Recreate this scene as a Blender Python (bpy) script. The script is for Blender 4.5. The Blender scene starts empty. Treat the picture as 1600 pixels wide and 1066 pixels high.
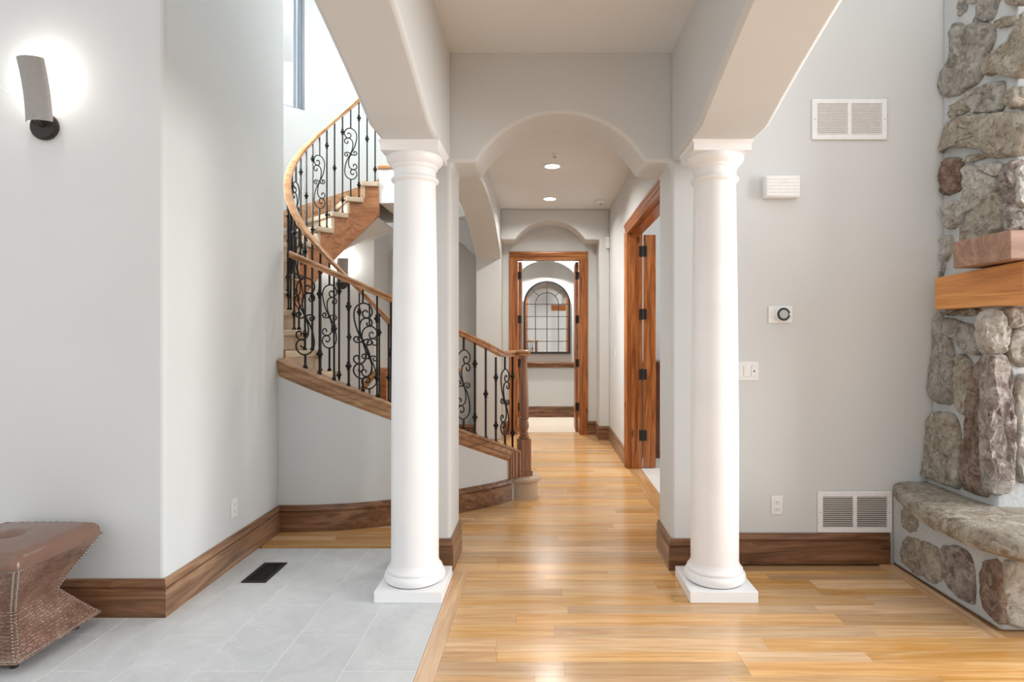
import bpy, bmesh, math, random
from mathutils import Vector, Matrix
random.seed(7)
rad = math.radians
scene = bpy.context.scene
C = scene.collection

# ------------------------------------------------------------------ camera
F, CXP, CYP, H = 936.0, 848.0, 524.0, 1.4          # focal length and vanishing point in 1600x1066 pixels, eye height
cam_d = bpy.data.cameras.new('camera')
cam_d.sensor_width = 36.0
cam_d.lens = F / 1600.0 * 36.0
cam_d.shift_x = -(CXP - 800) / 1600.0
cam_d.shift_y = (CYP - 533) / 1600.0
cam_d.clip_start = 0.05
cam = bpy.data.objects.new('camera', cam_d)
C.objects.link(cam)
cam.location = (0, 0, H)
cam.rotation_euler = (rad(90), 0, 0)
scene.camera = cam

# ------------------------------------------------------------------ world, exposure
world = bpy.data.worlds.new('daylight')
scene.world = world
world.use_nodes = True
bg = world.node_tree.nodes['Background']
bg.inputs['Color'].default_value = (0.97, 0.985, 1.0, 1)
bg.inputs['Strength'].default_value = 1.0
vs = scene.view_settings
vs.view_transform = 'Standard'
vs.look = 'None'
vs.gamma = 1.0
vs.use_curve_mapping = False
vs.exposure = 0.1

def area_light(name, loc, rot, sx, sy, power, color=(1, 1, 1), shape='RECTANGLE', spread=180):
    d = bpy.data.lights.new(name, 'AREA')
    d.shape = shape
    d.size = sx
    if shape in ('RECTANGLE', 'ELLIPSE'):
        d.size_y = sy
    d.energy = power
    d.color = color
    d.spread = rad(spread)
    o = bpy.data.objects.new(name, d)
    C.objects.link(o)
    o.location = loc
    o.rotation_euler = rot
    return o

# daylight from the tall great-room windows on the right
area_light('great_room_window_light', (6.3, 1.3, 2.2), (0, rad(90), 0), 3.8, 3.2, 420, (1.0, 0.99, 0.97))
# added fill lamp outside the made-up stairwell windows; stand-in for the side-room window
area_light('stairwell_fill_light', (-3.85, 5.6, 4.2), (0, rad(-90), 0), 2.4, 1.3, 680, (0.98, 0.99, 1.0))
area_light('side_room_window_light', (4.9, 5.6, 1.8), (0, rad(90), 0), 2.2, 2.6, 60, (1.0, 0.99, 0.97))

# ------------------------------------------------------------------ helpers
def px2(x, y, Y):                                    # a pixel at a known depth -> point
    return Vector(((x - CXP) / F * Y, Y, H - (y - CYP) / F * Y))

def tag(o, label=None, cat=None, group=None, kind=None):
    if label: o['label'] = label
    if cat: o['category'] = cat
    if group: o['group'] = group
    if kind: o['kind'] = kind
    return o

def mesh_of(name, verts, faces, mat=None, smooth=None):
    me = bpy.data.meshes.new(name)
    me.from_pydata([tuple(v) for v in verts], [], faces)
    me.update()
    bm = bmesh.new(); bm.from_mesh(me)
    bmesh.ops.recalc_face_normals(bm, faces=bm.faces)
    bm.to_mesh(me); bm.free()
    if smooth is not None:
        for p in me.polygons: p.use_smooth = True
        me.set_sharp_from_angle(angle=rad(smooth))
    if mat: me.materials.append(mat)
    return me

def link(name, me, parent=None, loc=None, rot=None, scale=None):
    o = bpy.data.objects.new(name, me)
    C.objects.link(o)
    if parent: o.parent = parent
    if loc is not None: o.location = loc
    if rot is not None: o.rotation_euler = rot
    if scale is not None: o.scale = scale
    return o

def bevel(o, w, seg=3, ang=30):
    m = o.modifiers.new('bevel', 'BEVEL')
    m.width = w; m.segments = seg; m.limit_method = 'ANGLE'; m.angle_limit = rad(ang)
    m.harden_normals = False
    for p in o.data.polygons: p.use_smooth = True
    o.data.set_sharp_from_angle(angle=rad(50))
    return o

def empty(name, loc=(0, 0, 0), rotz=0.0):
    o = bpy.data.objects.new(name, None)
    C.objects.link(o)
    o.empty_display_size = 0.1
    o.location = loc
    o.rotation_euler = (0, 0, rotz)
    return o

class MB:
    """collects shapes into one mesh"""
    def __init__(s): s.v = []; s.f = []
    def add(s, v, f):
        n = len(s.v); s.v += [tuple(p) for p in v]; s.f += [tuple(i + n for i in q) for q in f]; return s
    def box(s, x0, x1, y0, y1, z0, z1):
        return s.add([(x0,y0,z0),(x1,y0,z0),(x1,y1,z0),(x0,y1,z0),(x0,y0,z1),(x1,y0,z1),(x1,y1,z1),(x0,y1,z1)],
                     [(0,3,2,1),(4,5,6,7),(0,1,5,4),(1,2,6,5),(2,3,7,6),(3,0,4,7)])
    def prism(s, pts, axis, a, b):
        """polygon pts in the plane across axis, extruded from a to b"""
        n = len(pts)
        def P(p, t):
            return {'x': (t, p[0], p[1]), 'y': (p[0], t, p[1]), 'z': (p[0], p[1], t)}[axis]
        v = [P(p, a) for p in pts] + [P(p, b) for p in pts]
        f = [tuple(range(n - 1, -1, -1)), tuple(range(n, 2 * n))]
        f += [(i, (i + 1) % n, n + (i + 1) % n, n + i) for i in range(n)]
        return s.add(v, f)
    def lathe(s, prof, c=(0, 0, 0), n=32, axis='z'):
        v = []; f = []
        m = len(prof)
        for i in range(n):
            a = 2 * math.pi * i / n
            for r, h in prof:
                x, y, z = r * math.cos(a), r * math.sin(a), h
                if axis == 'y': x, y, z = x, h, y
                if axis == 'x': x, y, z = h, x, y
                v.append((c[0] + x, c[1] + y, c[2] + z))
        for i in range(n):
            j = (i + 1) % n
            for k in range(m - 1):
                f.append((i*m+k, j*m+k, j*m+k+1, i*m+k+1))
        if prof[0][0] > 1e-6: f.append(tuple(i*m for i in range(n))[::-1])
        if prof[-1][0] > 1e-6: f.append(tuple(i*m+m-1 for i in range(n)))
        return s.add(v, f)
    def tube(s, pts, r, n=8, caps=True):
        pts = [Vector(p) for p in pts]
        rs = r if isinstance(r, (list, tuple)) else [r] * len(pts)
        v = []; f = []
        up = Vector((0, 0, 1)); prev = None
        for i, p in enumerate(pts):
            t = (pts[min(i+1, len(pts)-1)] - pts[max(i-1, 0)]).normalized()
            if prev is None:
                a = t.orthogonal().normalized()
            else:
                a = (prev - t * prev.dot(t))
                a = a.normalized() if a.length > 1e-6 else t.orthogonal().normalized()
            prev = a
            b = t.cross(a)
            for k in range(n):
                g = 2 * math.pi * k / n
                v.append(p + (a * math.cos(g) + b * math.sin(g)) * rs[i])
        m = len(pts)
        for i in range(m - 1):
            for k in range(n):
                l = (k + 1) % n
                f.append((i*n+k, i*n+l, (i+1)*n+l, (i+1)*n+k))
        if caps:
            f.append(tuple(range(n))[::-1]); f.append(tuple((m-1)*n+k for k in range(n)))
        return s.add(v, f)
    def sweep(s, path, normals, prof, closed_prof=True, caps=True):
        """profile points (out, up) carried along path; out follows the given horizontal normals"""
        n = len(prof); v = []; f = []
        for p, nn in zip(path, normals):
            p = Vector(p); nn = Vector((nn[0], nn[1], 0))
            for a, b in prof:
                v.append(p + nn * a + Vector((0, 0, b)))
        m = len(path); kk = n if closed_prof else n - 1
        for i in range(m - 1):
            for k in range(kk):
                l = (k + 1) % n
                f.append((i*n+k, i*n+l, (i+1)*n+l, (i+1)*n+k))
        if caps and closed_prof:
            f.append(tuple(range(n))[::-1]); f.append(tuple((m-1)*n+k for k in range(n)))
        return s.add(v, f)
    def build(s, name, mat, parent=None, smooth=None, bev=None, seg=3):
        o = link(name, mesh_of(name, s.v, s.f, mat, smooth), parent)
        if bev: bevel(o, bev, seg)
        return o

def mitre(path):
    """normals (to the right of travel) scaled so that offsets stay parallel at corners"""
    out = []
    for i in range(len(path)):
        def nrm(a, b):
            d = Vector((b[0]-a[0], b[1]-a[1])); d.normalize(); return Vector((d.y, -d.x))
        if i == 0: n = nrm(path[0], path[1])
        elif i == len(path) - 1: n = nrm(path[-2], path[-1])
        else:
            n1 = nrm(path[i-1], path[i]); n2 = nrm(path[i], path[i+1])
            n = (n1 + n2); n = n / max(0.2, (1 + n1.dot(n2)))
        out.append((n.x, n.y))
    return out

# ------------------------------------------------------------------ materials
def nt(name):
    m = bpy.data.materials.new(name); m.use_nodes = True
    t = m.node_tree; b = t.nodes['Principled BSDF']
    return m, t, b
def nd(t, typ, **kw):
    n = t.nodes.new(typ)
    for k, v in kw.items():
        if k in n.inputs: n.inputs[k].default_value = v
        else: setattr(n, k, v)
    return n
def ramp(t, stops):
    r = t.nodes.new('ShaderNodeValToRGB')
    e = r.color_ramp.elements
    while len(e) < len(stops): e.new(0.5)
    for i, (p, c) in enumerate(stops):
        e[i].position = p; e[i].color = (c[0], c[1], c[2], 1)
    return r
def srgb(r, g, b):
    f = lambda c: (c / 255) / 12.92 if c / 255 <= 0.04045 else ((c / 255 + 0.055) / 1.055) ** 2.4
    return (f(r), f(g), f(b))
def bump(t, b, src, strength, dist=0.01):
    n = nd(t, 'ShaderNodeBump', Strength=strength, Distance=dist)
    t.links.new(src, n.inputs['Height']); t.links.new(n.outputs[0], b.inputs['Normal'])
    return n

def plain(name, col, rough=0.5, metal=0.0, bumpy=0, bscale=40, spec=0.5):
    m, t, b = nt(name)
    b.inputs['Roughness'].default_value = rough
    b.inputs['Metallic'].default_value = metal
    b.inputs['Specular IOR Level'].default_value = spec
    g = nd(t, 'ShaderNodeNewGeometry')
    n = nd(t, 'ShaderNodeTexNoise', Scale=bscale, Detail=4.0)
    t.links.new(g.outputs['Position'], n.inputs['Vector'])
    r = ramp(t, [(0.3, [c * 0.96 for c in col]), (0.7, [min(1, c * 1.03) for c in col])])
    t.links.new(n.outputs['Fac'], r.inputs[0]); t.links.new(r.outputs[0], b.inputs['Base Color'])
    if bumpy: bump(t, b, n.outputs['Fac'], bumpy, 0.004)
    return m

def plaster(name, col):
    m, t, b = nt(name)
    b.inputs['Roughness'].default_value = 0.62
    b.inputs['Specular IOR Level'].default_value = 0.3
    g = nd(t, 'ShaderNodeNewGeometry')
    n1 = nd(t, 'ShaderNodeTexNoise', Scale=1.1, Detail=2.0)
    n2 = nd(t, 'ShaderNodeTexNoise', Scale=9.0, Detail=5.0, Distortion=1.2)
    n3 = nd(t, 'ShaderNodeTexVoronoi', Scale=3.2, feature='DISTANCE_TO_EDGE')
    for n in (n1, n2, n3): t.links.new(g.outputs['Position'], n.inputs['Vector'])
    r = ramp(t, [(0.3, [c * 0.975 for c in col]), (0.7, [c * 1.02 for c in col])])
    t.links.new(n1.outputs['Fac'], r.inputs[0]); t.links.new(r.outputs[0], b.inputs['Base Color'])
    rr = ramp(t, [(0.0, (1, 1, 1)), (0.02, (0, 0, 0))])
    t.links.new(n3.outputs['Distance'], rr.inputs[0])
    mm = nd(t, 'ShaderNodeMath', operation='MULTIPLY')
    nn = nd(t, 'ShaderNodeTexNoise', Scale=2.3); t.links.new(g.outputs['Position'], nn.inputs['Vector'])
    r3 = ramp(t, [(0.6, (0, 0, 0)), (0.66, (1, 1, 1))]); t.links.new(nn.outputs['Fac'], r3.inputs[0])
    t.links.new(rr.outputs[0], mm.inputs[0]); t.links.new(r3.outputs[0], mm.inputs[1])
    ad = nd(t, 'ShaderNodeMath', operation='ADD')
    t.links.new(mm.outputs[0], ad.inputs[0]); t.links.new(n2.outputs['Fac'], ad.inputs[1])
    bump(t, b, ad.outputs[0], 0.10, 0.006)
    return m

def wood(name, dark, mid, light, axis='x', rough=0.35, scale=1.0, knots=True, rand=False, coat=0.0, space='pos'):
    m, t, b = nt(name)
    b.inputs['Roughness'].default_value = rough
    b.inputs['Coat Weight'].default_value = coat
    b.inputs['Coat Roughness'].default_value = 0.2
    if space == 'pos':
        vec = nd(t, 'ShaderNodeNewGeometry').outputs['Position']
    else:
        vec = nd(t, 'ShaderNodeTexCoord').outputs['Object']
    if rand:
        oi = nd(t, 'ShaderNodeObjectInfo')
        mu = nd(t, 'ShaderNodeVectorMath', operation='MULTIPLY_ADD')
        cb = nd(t, 'ShaderNodeCombineXYZ')
        for i in range(3): t.links.new(oi.outputs['Random'], cb.inputs[i])
        t.links.new(cb.outputs[0], mu.inputs[0]); mu.inputs[1].default_value = (37, 53, 29)
        t.links.new(vec, mu.inputs[2]); vec = mu.outputs[0]
    mp = nd(t, 'ShaderNodeMapping')
    sc = [14.0, 14.0, 14.0]; sc['xyz'.index(axis)] = 1.1
    mp.inputs['Scale'].default_value = [s * scale for s in sc]
    t.links.new(vec, mp.inputs['Vector'])
    n1 = nd(t, 'ShaderNodeTexNoise', Scale=1.0, Detail=6.0, Distortion=1.6, Roughness=0.62)
    t.links.new(mp.outputs[0], n1.inputs['Vector'])
    mp2 = nd(t, 'ShaderNodeMapping'); sc2 = [80.0, 80.0, 80.0]; sc2['xyz'.index(axis)] = 3.0
    mp2.inputs['Scale'].default_value = [s * scale for s in sc2]
    t.links.new(vec, mp2.inputs['Vector'])
    n2 = nd(t, 'ShaderNodeTexNoise', Scale=1.0, Detail=3.0)
    t.links.new(mp2.outputs[0], n2.inputs['Vector'])
    r1 = ramp(t, [(0.28, dark), (0.5, mid), (0.72, light)])
    t.links.new(n1.outputs['Fac'], r1.inputs[0])
    mx = nd(t, 'ShaderNodeMix', data_type='RGBA', blend_type='MULTIPLY')
    mx.inputs['Factor'].default_value = 0.28
    r2 = ramp(t, [(0.35, (0.45, 0.42, 0.4)), (0.6, (1, 1, 1))]); t.links.new(n2.outputs['Fac'], r2.inputs[0])
    t.links.new(r1.outputs[0], mx.inputs[6]); t.links.new(r2.outputs[0], mx.inputs[7])
    col = mx.outputs[2]
    if knots:
        mpk = nd(t, 'ShaderNodeMapping'); sk = [6.5, 6.5, 6.5]; sk['xyz'.index(axis)] = 2.6
        mpk.inputs['Scale'].default_value = [s * scale for s in sk]
        t.links.new(vec, mpk.inputs['Vector'])
        vk = nd(t, 'ShaderNodeTexVoronoi', Scale=1.0); t.links.new(mpk.outputs[0], vk.inputs['Vector'])
        rk = ramp(t, [(0.06, (0.18, 0.15, 0.13)), (0.16, (1, 1, 1))]); t.links.new(vk.outputs['Distance'], rk.inputs[0])
        mk = nd(t, 'ShaderNodeMix', data_type='RGBA', blend_type='MULTIPLY'); mk.inputs['Factor'].default_value = 0.8
        t.links.new(col, mk.inputs[6]); t.links.new(rk.outputs[0], mk.inputs[7]); col = mk.outputs[2]
    if rand:
        hv = nd(t, 'ShaderNodeHueSaturation')
        mr = nd(t, 'ShaderNodeMapRange'); mr.inputs['To Min'].default_value = 0.80; mr.inputs['To Max'].default_value = 1.16
        t.links.new(oi.outputs['Random'], mr.inputs['Value']); t.links.new(mr.outputs[0], hv.inputs['Value'])
        wn = nd(t, 'ShaderNodeTexWhiteNoise', noise_dimensions='1D'); t.links.new(oi.outputs['Random'], wn.inputs['W'])
        ms = nd(t, 'ShaderNodeMapRange'); ms.inputs['To Min'].default_value = 0.85; ms.inputs['To Max'].default_value = 1.12
        t.links.new(wn.outputs['Value'], ms.inputs['Value']); t.links.new(ms.outputs[0], hv.inputs['Saturation'])
        t.links.new(col, hv.inputs['Color']); col = hv.outputs[0]
    t.links.new(col, b.inputs['Base Color'])
    bump(t, b, n2.outputs['Fac'], 0.06, 0.002)
    return m

def stone_mat(name, base, light, dark, warm):
    m, t, b = nt(name)
    b.inputs['Roughness'].default_value = 0.85
    b.inputs['Specular IOR Level'].default_value = 0.25
    oi = nd(t, 'ShaderNodeObjectInfo')
    vec = nd(t, 'ShaderNodeNewGeometry').outputs['Position']
    mu = nd(t, 'ShaderNodeVectorMath', operation='MULTIPLY_ADD')
    cb = nd(t, 'ShaderNodeCombineXYZ')
    for i in range(3): t.links.new(oi.outputs['Random'], cb.inputs[i])
    t.links.new(cb.outputs[0], mu.inputs[0]); mu.inputs[1].default_value = (17, 23, 31)
    t.links.new(vec, mu.inputs[2]); vec = mu.outputs[0]
    n1 = nd(t, 'ShaderNodeTexNoise', Scale=7.0, Detail=8.0, Roughness=0.7, Distortion=0.8)
    n2 = nd(t, 'ShaderNodeTexNoise', Scale=24.0, Detail=8.0, Roughness=0.72)
    n3 = nd(t, 'ShaderNodeTexNoise', Scale=13.0, Detail=7.0, Roughness=0.72, Distortion=1.5)
    v1 = nd(t, 'ShaderNodeTexVoronoi', Scale=26.0)
    for n in (n1, n2, n3, v1): t.links.new(vec, n.inputs['Vector'])
    r1 = ramp(t, [(0.32, warm), (0.46, base), (0.66, light)]); t.links.new(n1.outputs['Fac'], r1.inputs[0])
    r2 = ramp(t, [(0.38, [c * 0.75 for c in dark]), (0.43, dark), (0.50, (1, 1, 1))]); t.links.new(n2.outputs['Fac'], r2.inputs[0])
    mx = nd(t, 'ShaderNodeMix', data_type='RGBA', blend_type='MULTIPLY'); mx.inputs['Factor'].default_value = 0.5
    t.links.new(r1.outputs[0], mx.inputs[6]); t.links.new(r2.outputs[0], mx.inputs[7])
    r3 = ramp(t, [(0.53, (0, 0, 0)), (0.58, (1, 1, 1))]); t.links.new(n3.outputs['Fac'], r3.inputs[0])
    mx2 = nd(t, 'ShaderNodeMix', data_type='RGBA')
    mlt = nd(t, 'ShaderNodeMath', operation='MULTIPLY'); mlt.inputs[1].default_value = 0.75
    t.links.new(r3.outputs[0], mlt.inputs[0]); t.links.new(mlt.outputs[0], mx2.inputs['Factor'])
    t.links.new(mx.outputs[2], mx2.inputs[6]); mx2.inputs[7].default_value = (*light, 1)
    t.links.new(mx2.outputs[2], b.inputs['Base Color'])
    ad = nd(t, 'ShaderNodeMath', operation='ADD')
    t.links.new(n2.outputs['Fac'], ad.inputs[0]); t.links.new(n3.outputs['Fac'], ad.inputs[1])
    ad2 = nd(t, 'ShaderNodeMath', operation='ADD')
    t.links.new(ad.outputs[0], ad2.inputs[0]); t.links.new(n1.outputs['Fac'], ad2.inputs[1])
    bump(t, b, ad2.outputs[0], 1.0, 0.04)
    return m

def emit(name, col, strength):
    m, t, b = nt(name)
    b.inputs['Base Color'].default_value = (*col, 1)
    b.inputs['Emission Color'].default_value = (*col, 1)
    b.inputs['Emission Strength'].default_value = strength
    return m

M = {}
M['wall'] = plaster('wall_plaster', (0.68, 0.693, 0.69))
M['ceil'] = plaster('ceiling_plaster', (0.79, 0.81, 0.82))
M['white'] = plain('white_paint', (0.90, 0.905, 0.91), 0.35, 0, 0, 3)
M['grille'] = plain('white_enamel', (0.90, 0.905, 0.91), 0.4)
M['plastic'] = plain('white_plastic', (0.86, 0.86, 0.85), 0.4)
M['dark_gap'] = plain('duct_shadow', (0.10, 0.10, 0.10), 0.8)
M['alder_x'] = wood('stained_alder_x', srgb(72, 46, 29), srgb(128, 88, 59), srgb(168, 127, 95), 'x', 0.34)
M['alder_y_lit'] = wood('stained_alder_y_lit', srgb(88, 62, 44), srgb(148, 112, 84), srgb(186, 150, 120), 'y', 0.34)  # lighter copy of the same stain, return wall highlight put into the colour
M['rail'] = wood('handrail_wood', srgb(150, 100, 62), srgb(192, 140, 96), srgb(216, 170, 126), 'x', 0.28, knots=False)
M['cap'] = wood('stair_cap_wood', srgb(110, 76, 50), srgb(166, 124, 88), srgb(198, 158, 120), 'x', 0.35, knots=False)
M['newel'] = wood('newel_wood', srgb(108, 72, 52), srgb(150, 106, 80), srgb(178, 134, 104), 'z', 0.35, knots=False)
M['string'] = wood('stringer_wood', srgb(134, 80, 44), srgb(170, 112, 70), srgb(192, 136, 92), 'x', 0.4, knots=False)
M['door_z'] = wood('door_alder_z', srgb(108, 56, 24), srgb(172, 104, 54), srgb(206, 138, 82), 'z', 0.3)
M['door_x'] = wood('door_alder_x', srgb(108, 56, 24), srgb(176, 108, 56), srgb(206, 138, 82), 'x', 0.3)
M['door_y'] = wood('door_alder_y', srgb(104, 50, 16), srgb(164, 92, 38), srgb(196, 122, 62), 'y', 0.3)
M['oak'] = wood('oak_floor', srgb(206, 152, 94), srgb(227, 180, 124), srgb(240, 204, 156), 'x', 0.2, 0.9, knots=False, rand=True, coat=0.3)
M['oak_y'] = wood('oak_border', srgb(206, 152, 96), srgb(224, 178, 126), srgb(236, 200, 156), 'y', 0.26, 0.9, knots=False, rand=True, coat=0.25)
M['oak_base'] = plain('oak_gap', srgb(190, 150, 108), 0.5)
M['beam_low'] = wood('fir_beam', srgb(170, 104, 50), srgb(214, 148, 84), srgb(236, 178, 116), 'y', 0.5, 0.8)
M['beam_top'] = wood('mantel_timber', srgb(122, 94, 76), srgb(156, 122, 102), srgb(182, 150, 130), 'x', 0.55, 0.6, knots=False)
M['iron'] = plain('black_iron', (0.018, 0.017, 0.017), 0.45, 0.6, 0.2, 200)
M['bronze'] = plain('bronze_metal', (0.045, 0.038, 0.034), 0.4, 0.7)
M['sconce'] = plain('sconce_bronze', (0.34, 0.32, 0.30), 0.5, 0.3)
M['hinge'] = plain('black_hinge', (0.012, 0.011, 0.01), 0.5)
M['carpet'] = plain('beige_carpet', srgb(205, 184, 160), 0.95, 0, 1.0, 260, 0.1)
M['carpet_pale'] = plain('pale_carpet', srgb(225, 214, 198), 0.95, 0, 0.8, 200, 0.1)
M['glass_white'] = plain('pale_floor_finish', srgb(222, 220, 216), 0.5)
M['mortar'] = plain('grey_mortar', srgb(184, 187, 188), 0.9, 0, 1.0, 40, 0.2)
M['nail'] = plain('pewter_nailhead', (0.42, 0.38, 0.34), 0.35, 0.9)
M['button'] = plain('dark_leather', srgb(92, 66, 54), 0.45)
M['lamp'] = emit('lamp_glow', (1.0, 0.97, 0.92), 12.0)
M['bulb'] = emit('bulb_glow', (1.0, 0.95, 0.88), 8.0)
M['window_frame'] = plain('window_frame_grey', (0.32, 0.36, 0.44), 0.4)
M['dial'] = plain('dial_grey', (0.45, 0.45, 0.45), 0.35, 0.3)
M['black'] = plain('black_plastic', (0.02, 0.02, 0.02), 0.4)
M['desk'] = wood('dark_cherry', srgb(70, 36, 20), srgb(104, 58, 34), srgb(124, 76, 48), 'z', 0.3, knots=False)

def tile_mat():
    m, t, b = nt('grey_porcelain')
    b.inputs['Roughness'].default_value = 0.42
    oi = nd(t, 'ShaderNodeObjectInfo')
    vec = nd(t, 'ShaderNodeNewGeometry').outputs['Position']
    mu = nd(t, 'ShaderNodeVectorMath', operation='MULTIPLY_ADD')
    cb = nd(t, 'ShaderNodeCombineXYZ')
    for i in range(3): t.links.new(oi.outputs['Random'], cb.inputs[i])
    t.links.new(cb.outputs[0], mu.inputs[0]); mu.inputs[1].default_value = (41, 13, 57)
    t.links.new(vec, mu.inputs[2])
    n1 = nd(t, 'ShaderNodeTexNoise', Scale=4.0, Detail=7.0, Roughness=0.65, Distortion=1.0)
    n2 = nd(t, 'ShaderNodeTexNoise', Scale=2.2, Detail=3.0, Distortion=3.0)
    for n in (n1, n2): t.links.new(mu.outputs[0], n.inputs['Vector'])
    r = ramp(t, [(0.3, srgb(198, 201, 202)), (0.7, srgb(216, 219, 220))]); t.links.new(n1.outputs['Fac'], r.inputs[0])
    r2 = ramp(t, [(0.485, (0, 0, 0)), (0.5, (0.35, 0.35, 0.35)), (0.515, (0, 0, 0))]); t.links.new(n2.outputs['Fac'], r2.inputs[0])
    mx = nd(t, 'ShaderNodeMix', data_type='RGBA'); t.links.new(r2.outputs[0], mx.inputs['Factor'])
    t.links.new(r.outputs[0], mx.inputs[6]); mx.inputs[7].default_value = (*srgb(230, 231, 231), 1)
    t.links.new(mx.outputs[2], b.inputs['Base Color'])
    return m
M['tile'] = tile_mat()
M['grout'] = plain('pale_grout', srgb(236, 236, 234), 0.9)

def leather_mat():
    m, t, b = nt('embossed_brown_leather')
    vec = nd(t, 'ShaderNodeNewGeometry').outputs['Position']
    n1 = nd(t, 'ShaderNodeTexNoise', Scale=9.0, Detail=5.0, Roughness=0.6)
    t.links.new(vec, n1.inputs['Vector'])
    mp = nd(t, 'ShaderNodeMapping'); mp.inputs['Scale'].default_value = (40, 40, 85); t.links.new(vec, mp.inputs['Vector'])
    v = nd(t, 'ShaderNodeTexVoronoi', Scale=1.0, feature='DISTANCE_TO_EDGE', Randomness=0.55); t.links.new(mp.outputs[0], v.inputs['Vector'])
    r = ramp(t, [(0.3, srgb(104, 74, 60)), (0.55, srgb(140, 108, 92)), (0.75, srgb(168, 140, 126))]); t.links.new(n1.outputs['Fac'], r.inputs[0])
    r2 = ramp(t, [(0.0, (0.55, 0.48, 0.45)), (0.16, (1, 1, 1))]); t.links.new(v.outputs['Distance'], r2.inputs[0])
    mx = nd(t, 'ShaderNodeMix', data_type='RGBA', blend_type='MULTIPLY'); mx.inputs['Factor'].default_value = 0.55
    t.links.new(r.outputs[0], mx.inputs[6]); t.links.new(r2.outputs[0], mx.inputs[7])
    t.links.new(mx.outputs[2], b.inputs['Base Color'])
    b.inputs['Roughness'].default_value = 0.33
    bump(t, b, r2.outputs[0], 0.8, 0.006)
    return m
M['leather'] = leather_mat()
M['leather_top'] = plain('smooth_brown_leather', srgb(124, 95, 81), 0.27, 0, 0.5, 16)

def glass_mat(name, tint=(0.95, 0.97, 0.97)):
    m, t, b = nt(name)
    for n in list(t.nodes):
        if n.type == 'BSDF_PRINCIPLED': t.nodes.remove(n)
    tr = nd(t, 'ShaderNodeBsdfTransparent'); tr.inputs[0].default_value = (*tint, 1)
    gl = nd(t, 'ShaderNodeBsdfGlossy'); gl.inputs['Roughness'].default_value = 0.02
    fr = nd(t, 'ShaderNodeFresnel', IOR=1.45)
    mx = nd(t, 'ShaderNodeMixShader')
    t.links.new(fr.outputs[0], mx.inputs[0]); t.links.new(tr.outputs[0], mx.inputs[1]); t.links.new(gl.outputs[0], mx.inputs[2])
    out = [n for n in t.nodes if n.type == 'OUTPUT_MATERIAL'][0]
    t.links.new(mx.outputs[0], out.inputs[0])
    return m
M['glass'] = glass_mat('clear_glass')
m_, t_, b_ = nt('mirror_silver')
b_.inputs['Metallic'].default_value = 1.0; b_.inputs['Roughness'].default_value = 0.02
b_.inputs['Base Color'].default_value = (0.86, 0.87, 0.87, 1)
M['mirror'] = m_
ST = [stone_mat('stone_buff', srgb(200, 188, 170), srgb(230, 224, 210), (0.42, 0.38, 0.33), srgb(172, 154, 130)),
      stone_mat('stone_grey', srgb(194, 188, 178), srgb(226, 222, 215), (0.40, 0.38, 0.36), srgb(166, 156, 146)),
      stone_mat('stone_brown', srgb(164, 138, 122), srgb(202, 184, 170), (0.36, 0.31, 0.28), srgb(134, 104, 88)),
      stone_mat('stone_pale', srgb(222, 216, 203), srgb(242, 239, 231), (0.52, 0.48, 0.42), srgb(206, 192, 166)),
      stone_mat('stone_mauve', srgb(176, 160, 152), srgb(230, 224, 216), (0.32, 0.28, 0.29), srgb(142, 124, 120))]

# ------------------------------------------------------------------ the setting
ZC = 3.085                       # hall ceiling
ZT = 5.6                         # foyer, stairwell and great room ceiling
ZS = 2.434                       # springing of the near arches
XL, XR = -0.55, 0.768            # faces of the passage
YA, YB = 3.575, 3.945            # near arch wall
BLX, BRX = -0.86, 1.125          # outer faces of the two beams
WLX, WLY = -1.886, 2.985         # foyer wall corner
YW = 3.678                       # great-room wall
HR = 0.893                       # hall right wall
SC = Vector((-1.8, 5.92))        # stair centre
RI, RW = 0.63, 1.55              # well radius, inside of stair wall
DA, RISE, TH1 = 14.8, 0.181, 341.0
def r_out(th):
    t = max(0.0, min(1.0, (th - 310) / 27)); t = t * t * (3 - 2 * t)
    return 1.645 + 0.115 * t
def nosing(th): return RISE * ((TH1 - th) / DA + 1)
def pol(r, th): return (SC.x + r * math.cos(rad(th)), SC.y + r * math.sin(rad(th)))

def struct(o): o['kind'] = 'structure'; return o
def lab(o, s): o['label'] = s; return o

def arc_pts(cx, z0, half, rise, n=20, steep=None):
    """points of a segmental arch from +half to -half"""
    R = (half * half + rise * rise) / (2 * rise)
    a0 = math.asin(min(1, half / R))
    if rise > half: a0 = math.pi - a0
    out = []
    for i in range(n + 1):
        a = a0 - 2 * a0 * i / n
        out.append((cx + R * math.sin(a), z0 + rise - R + R * math.cos(a)))
    return out

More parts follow.
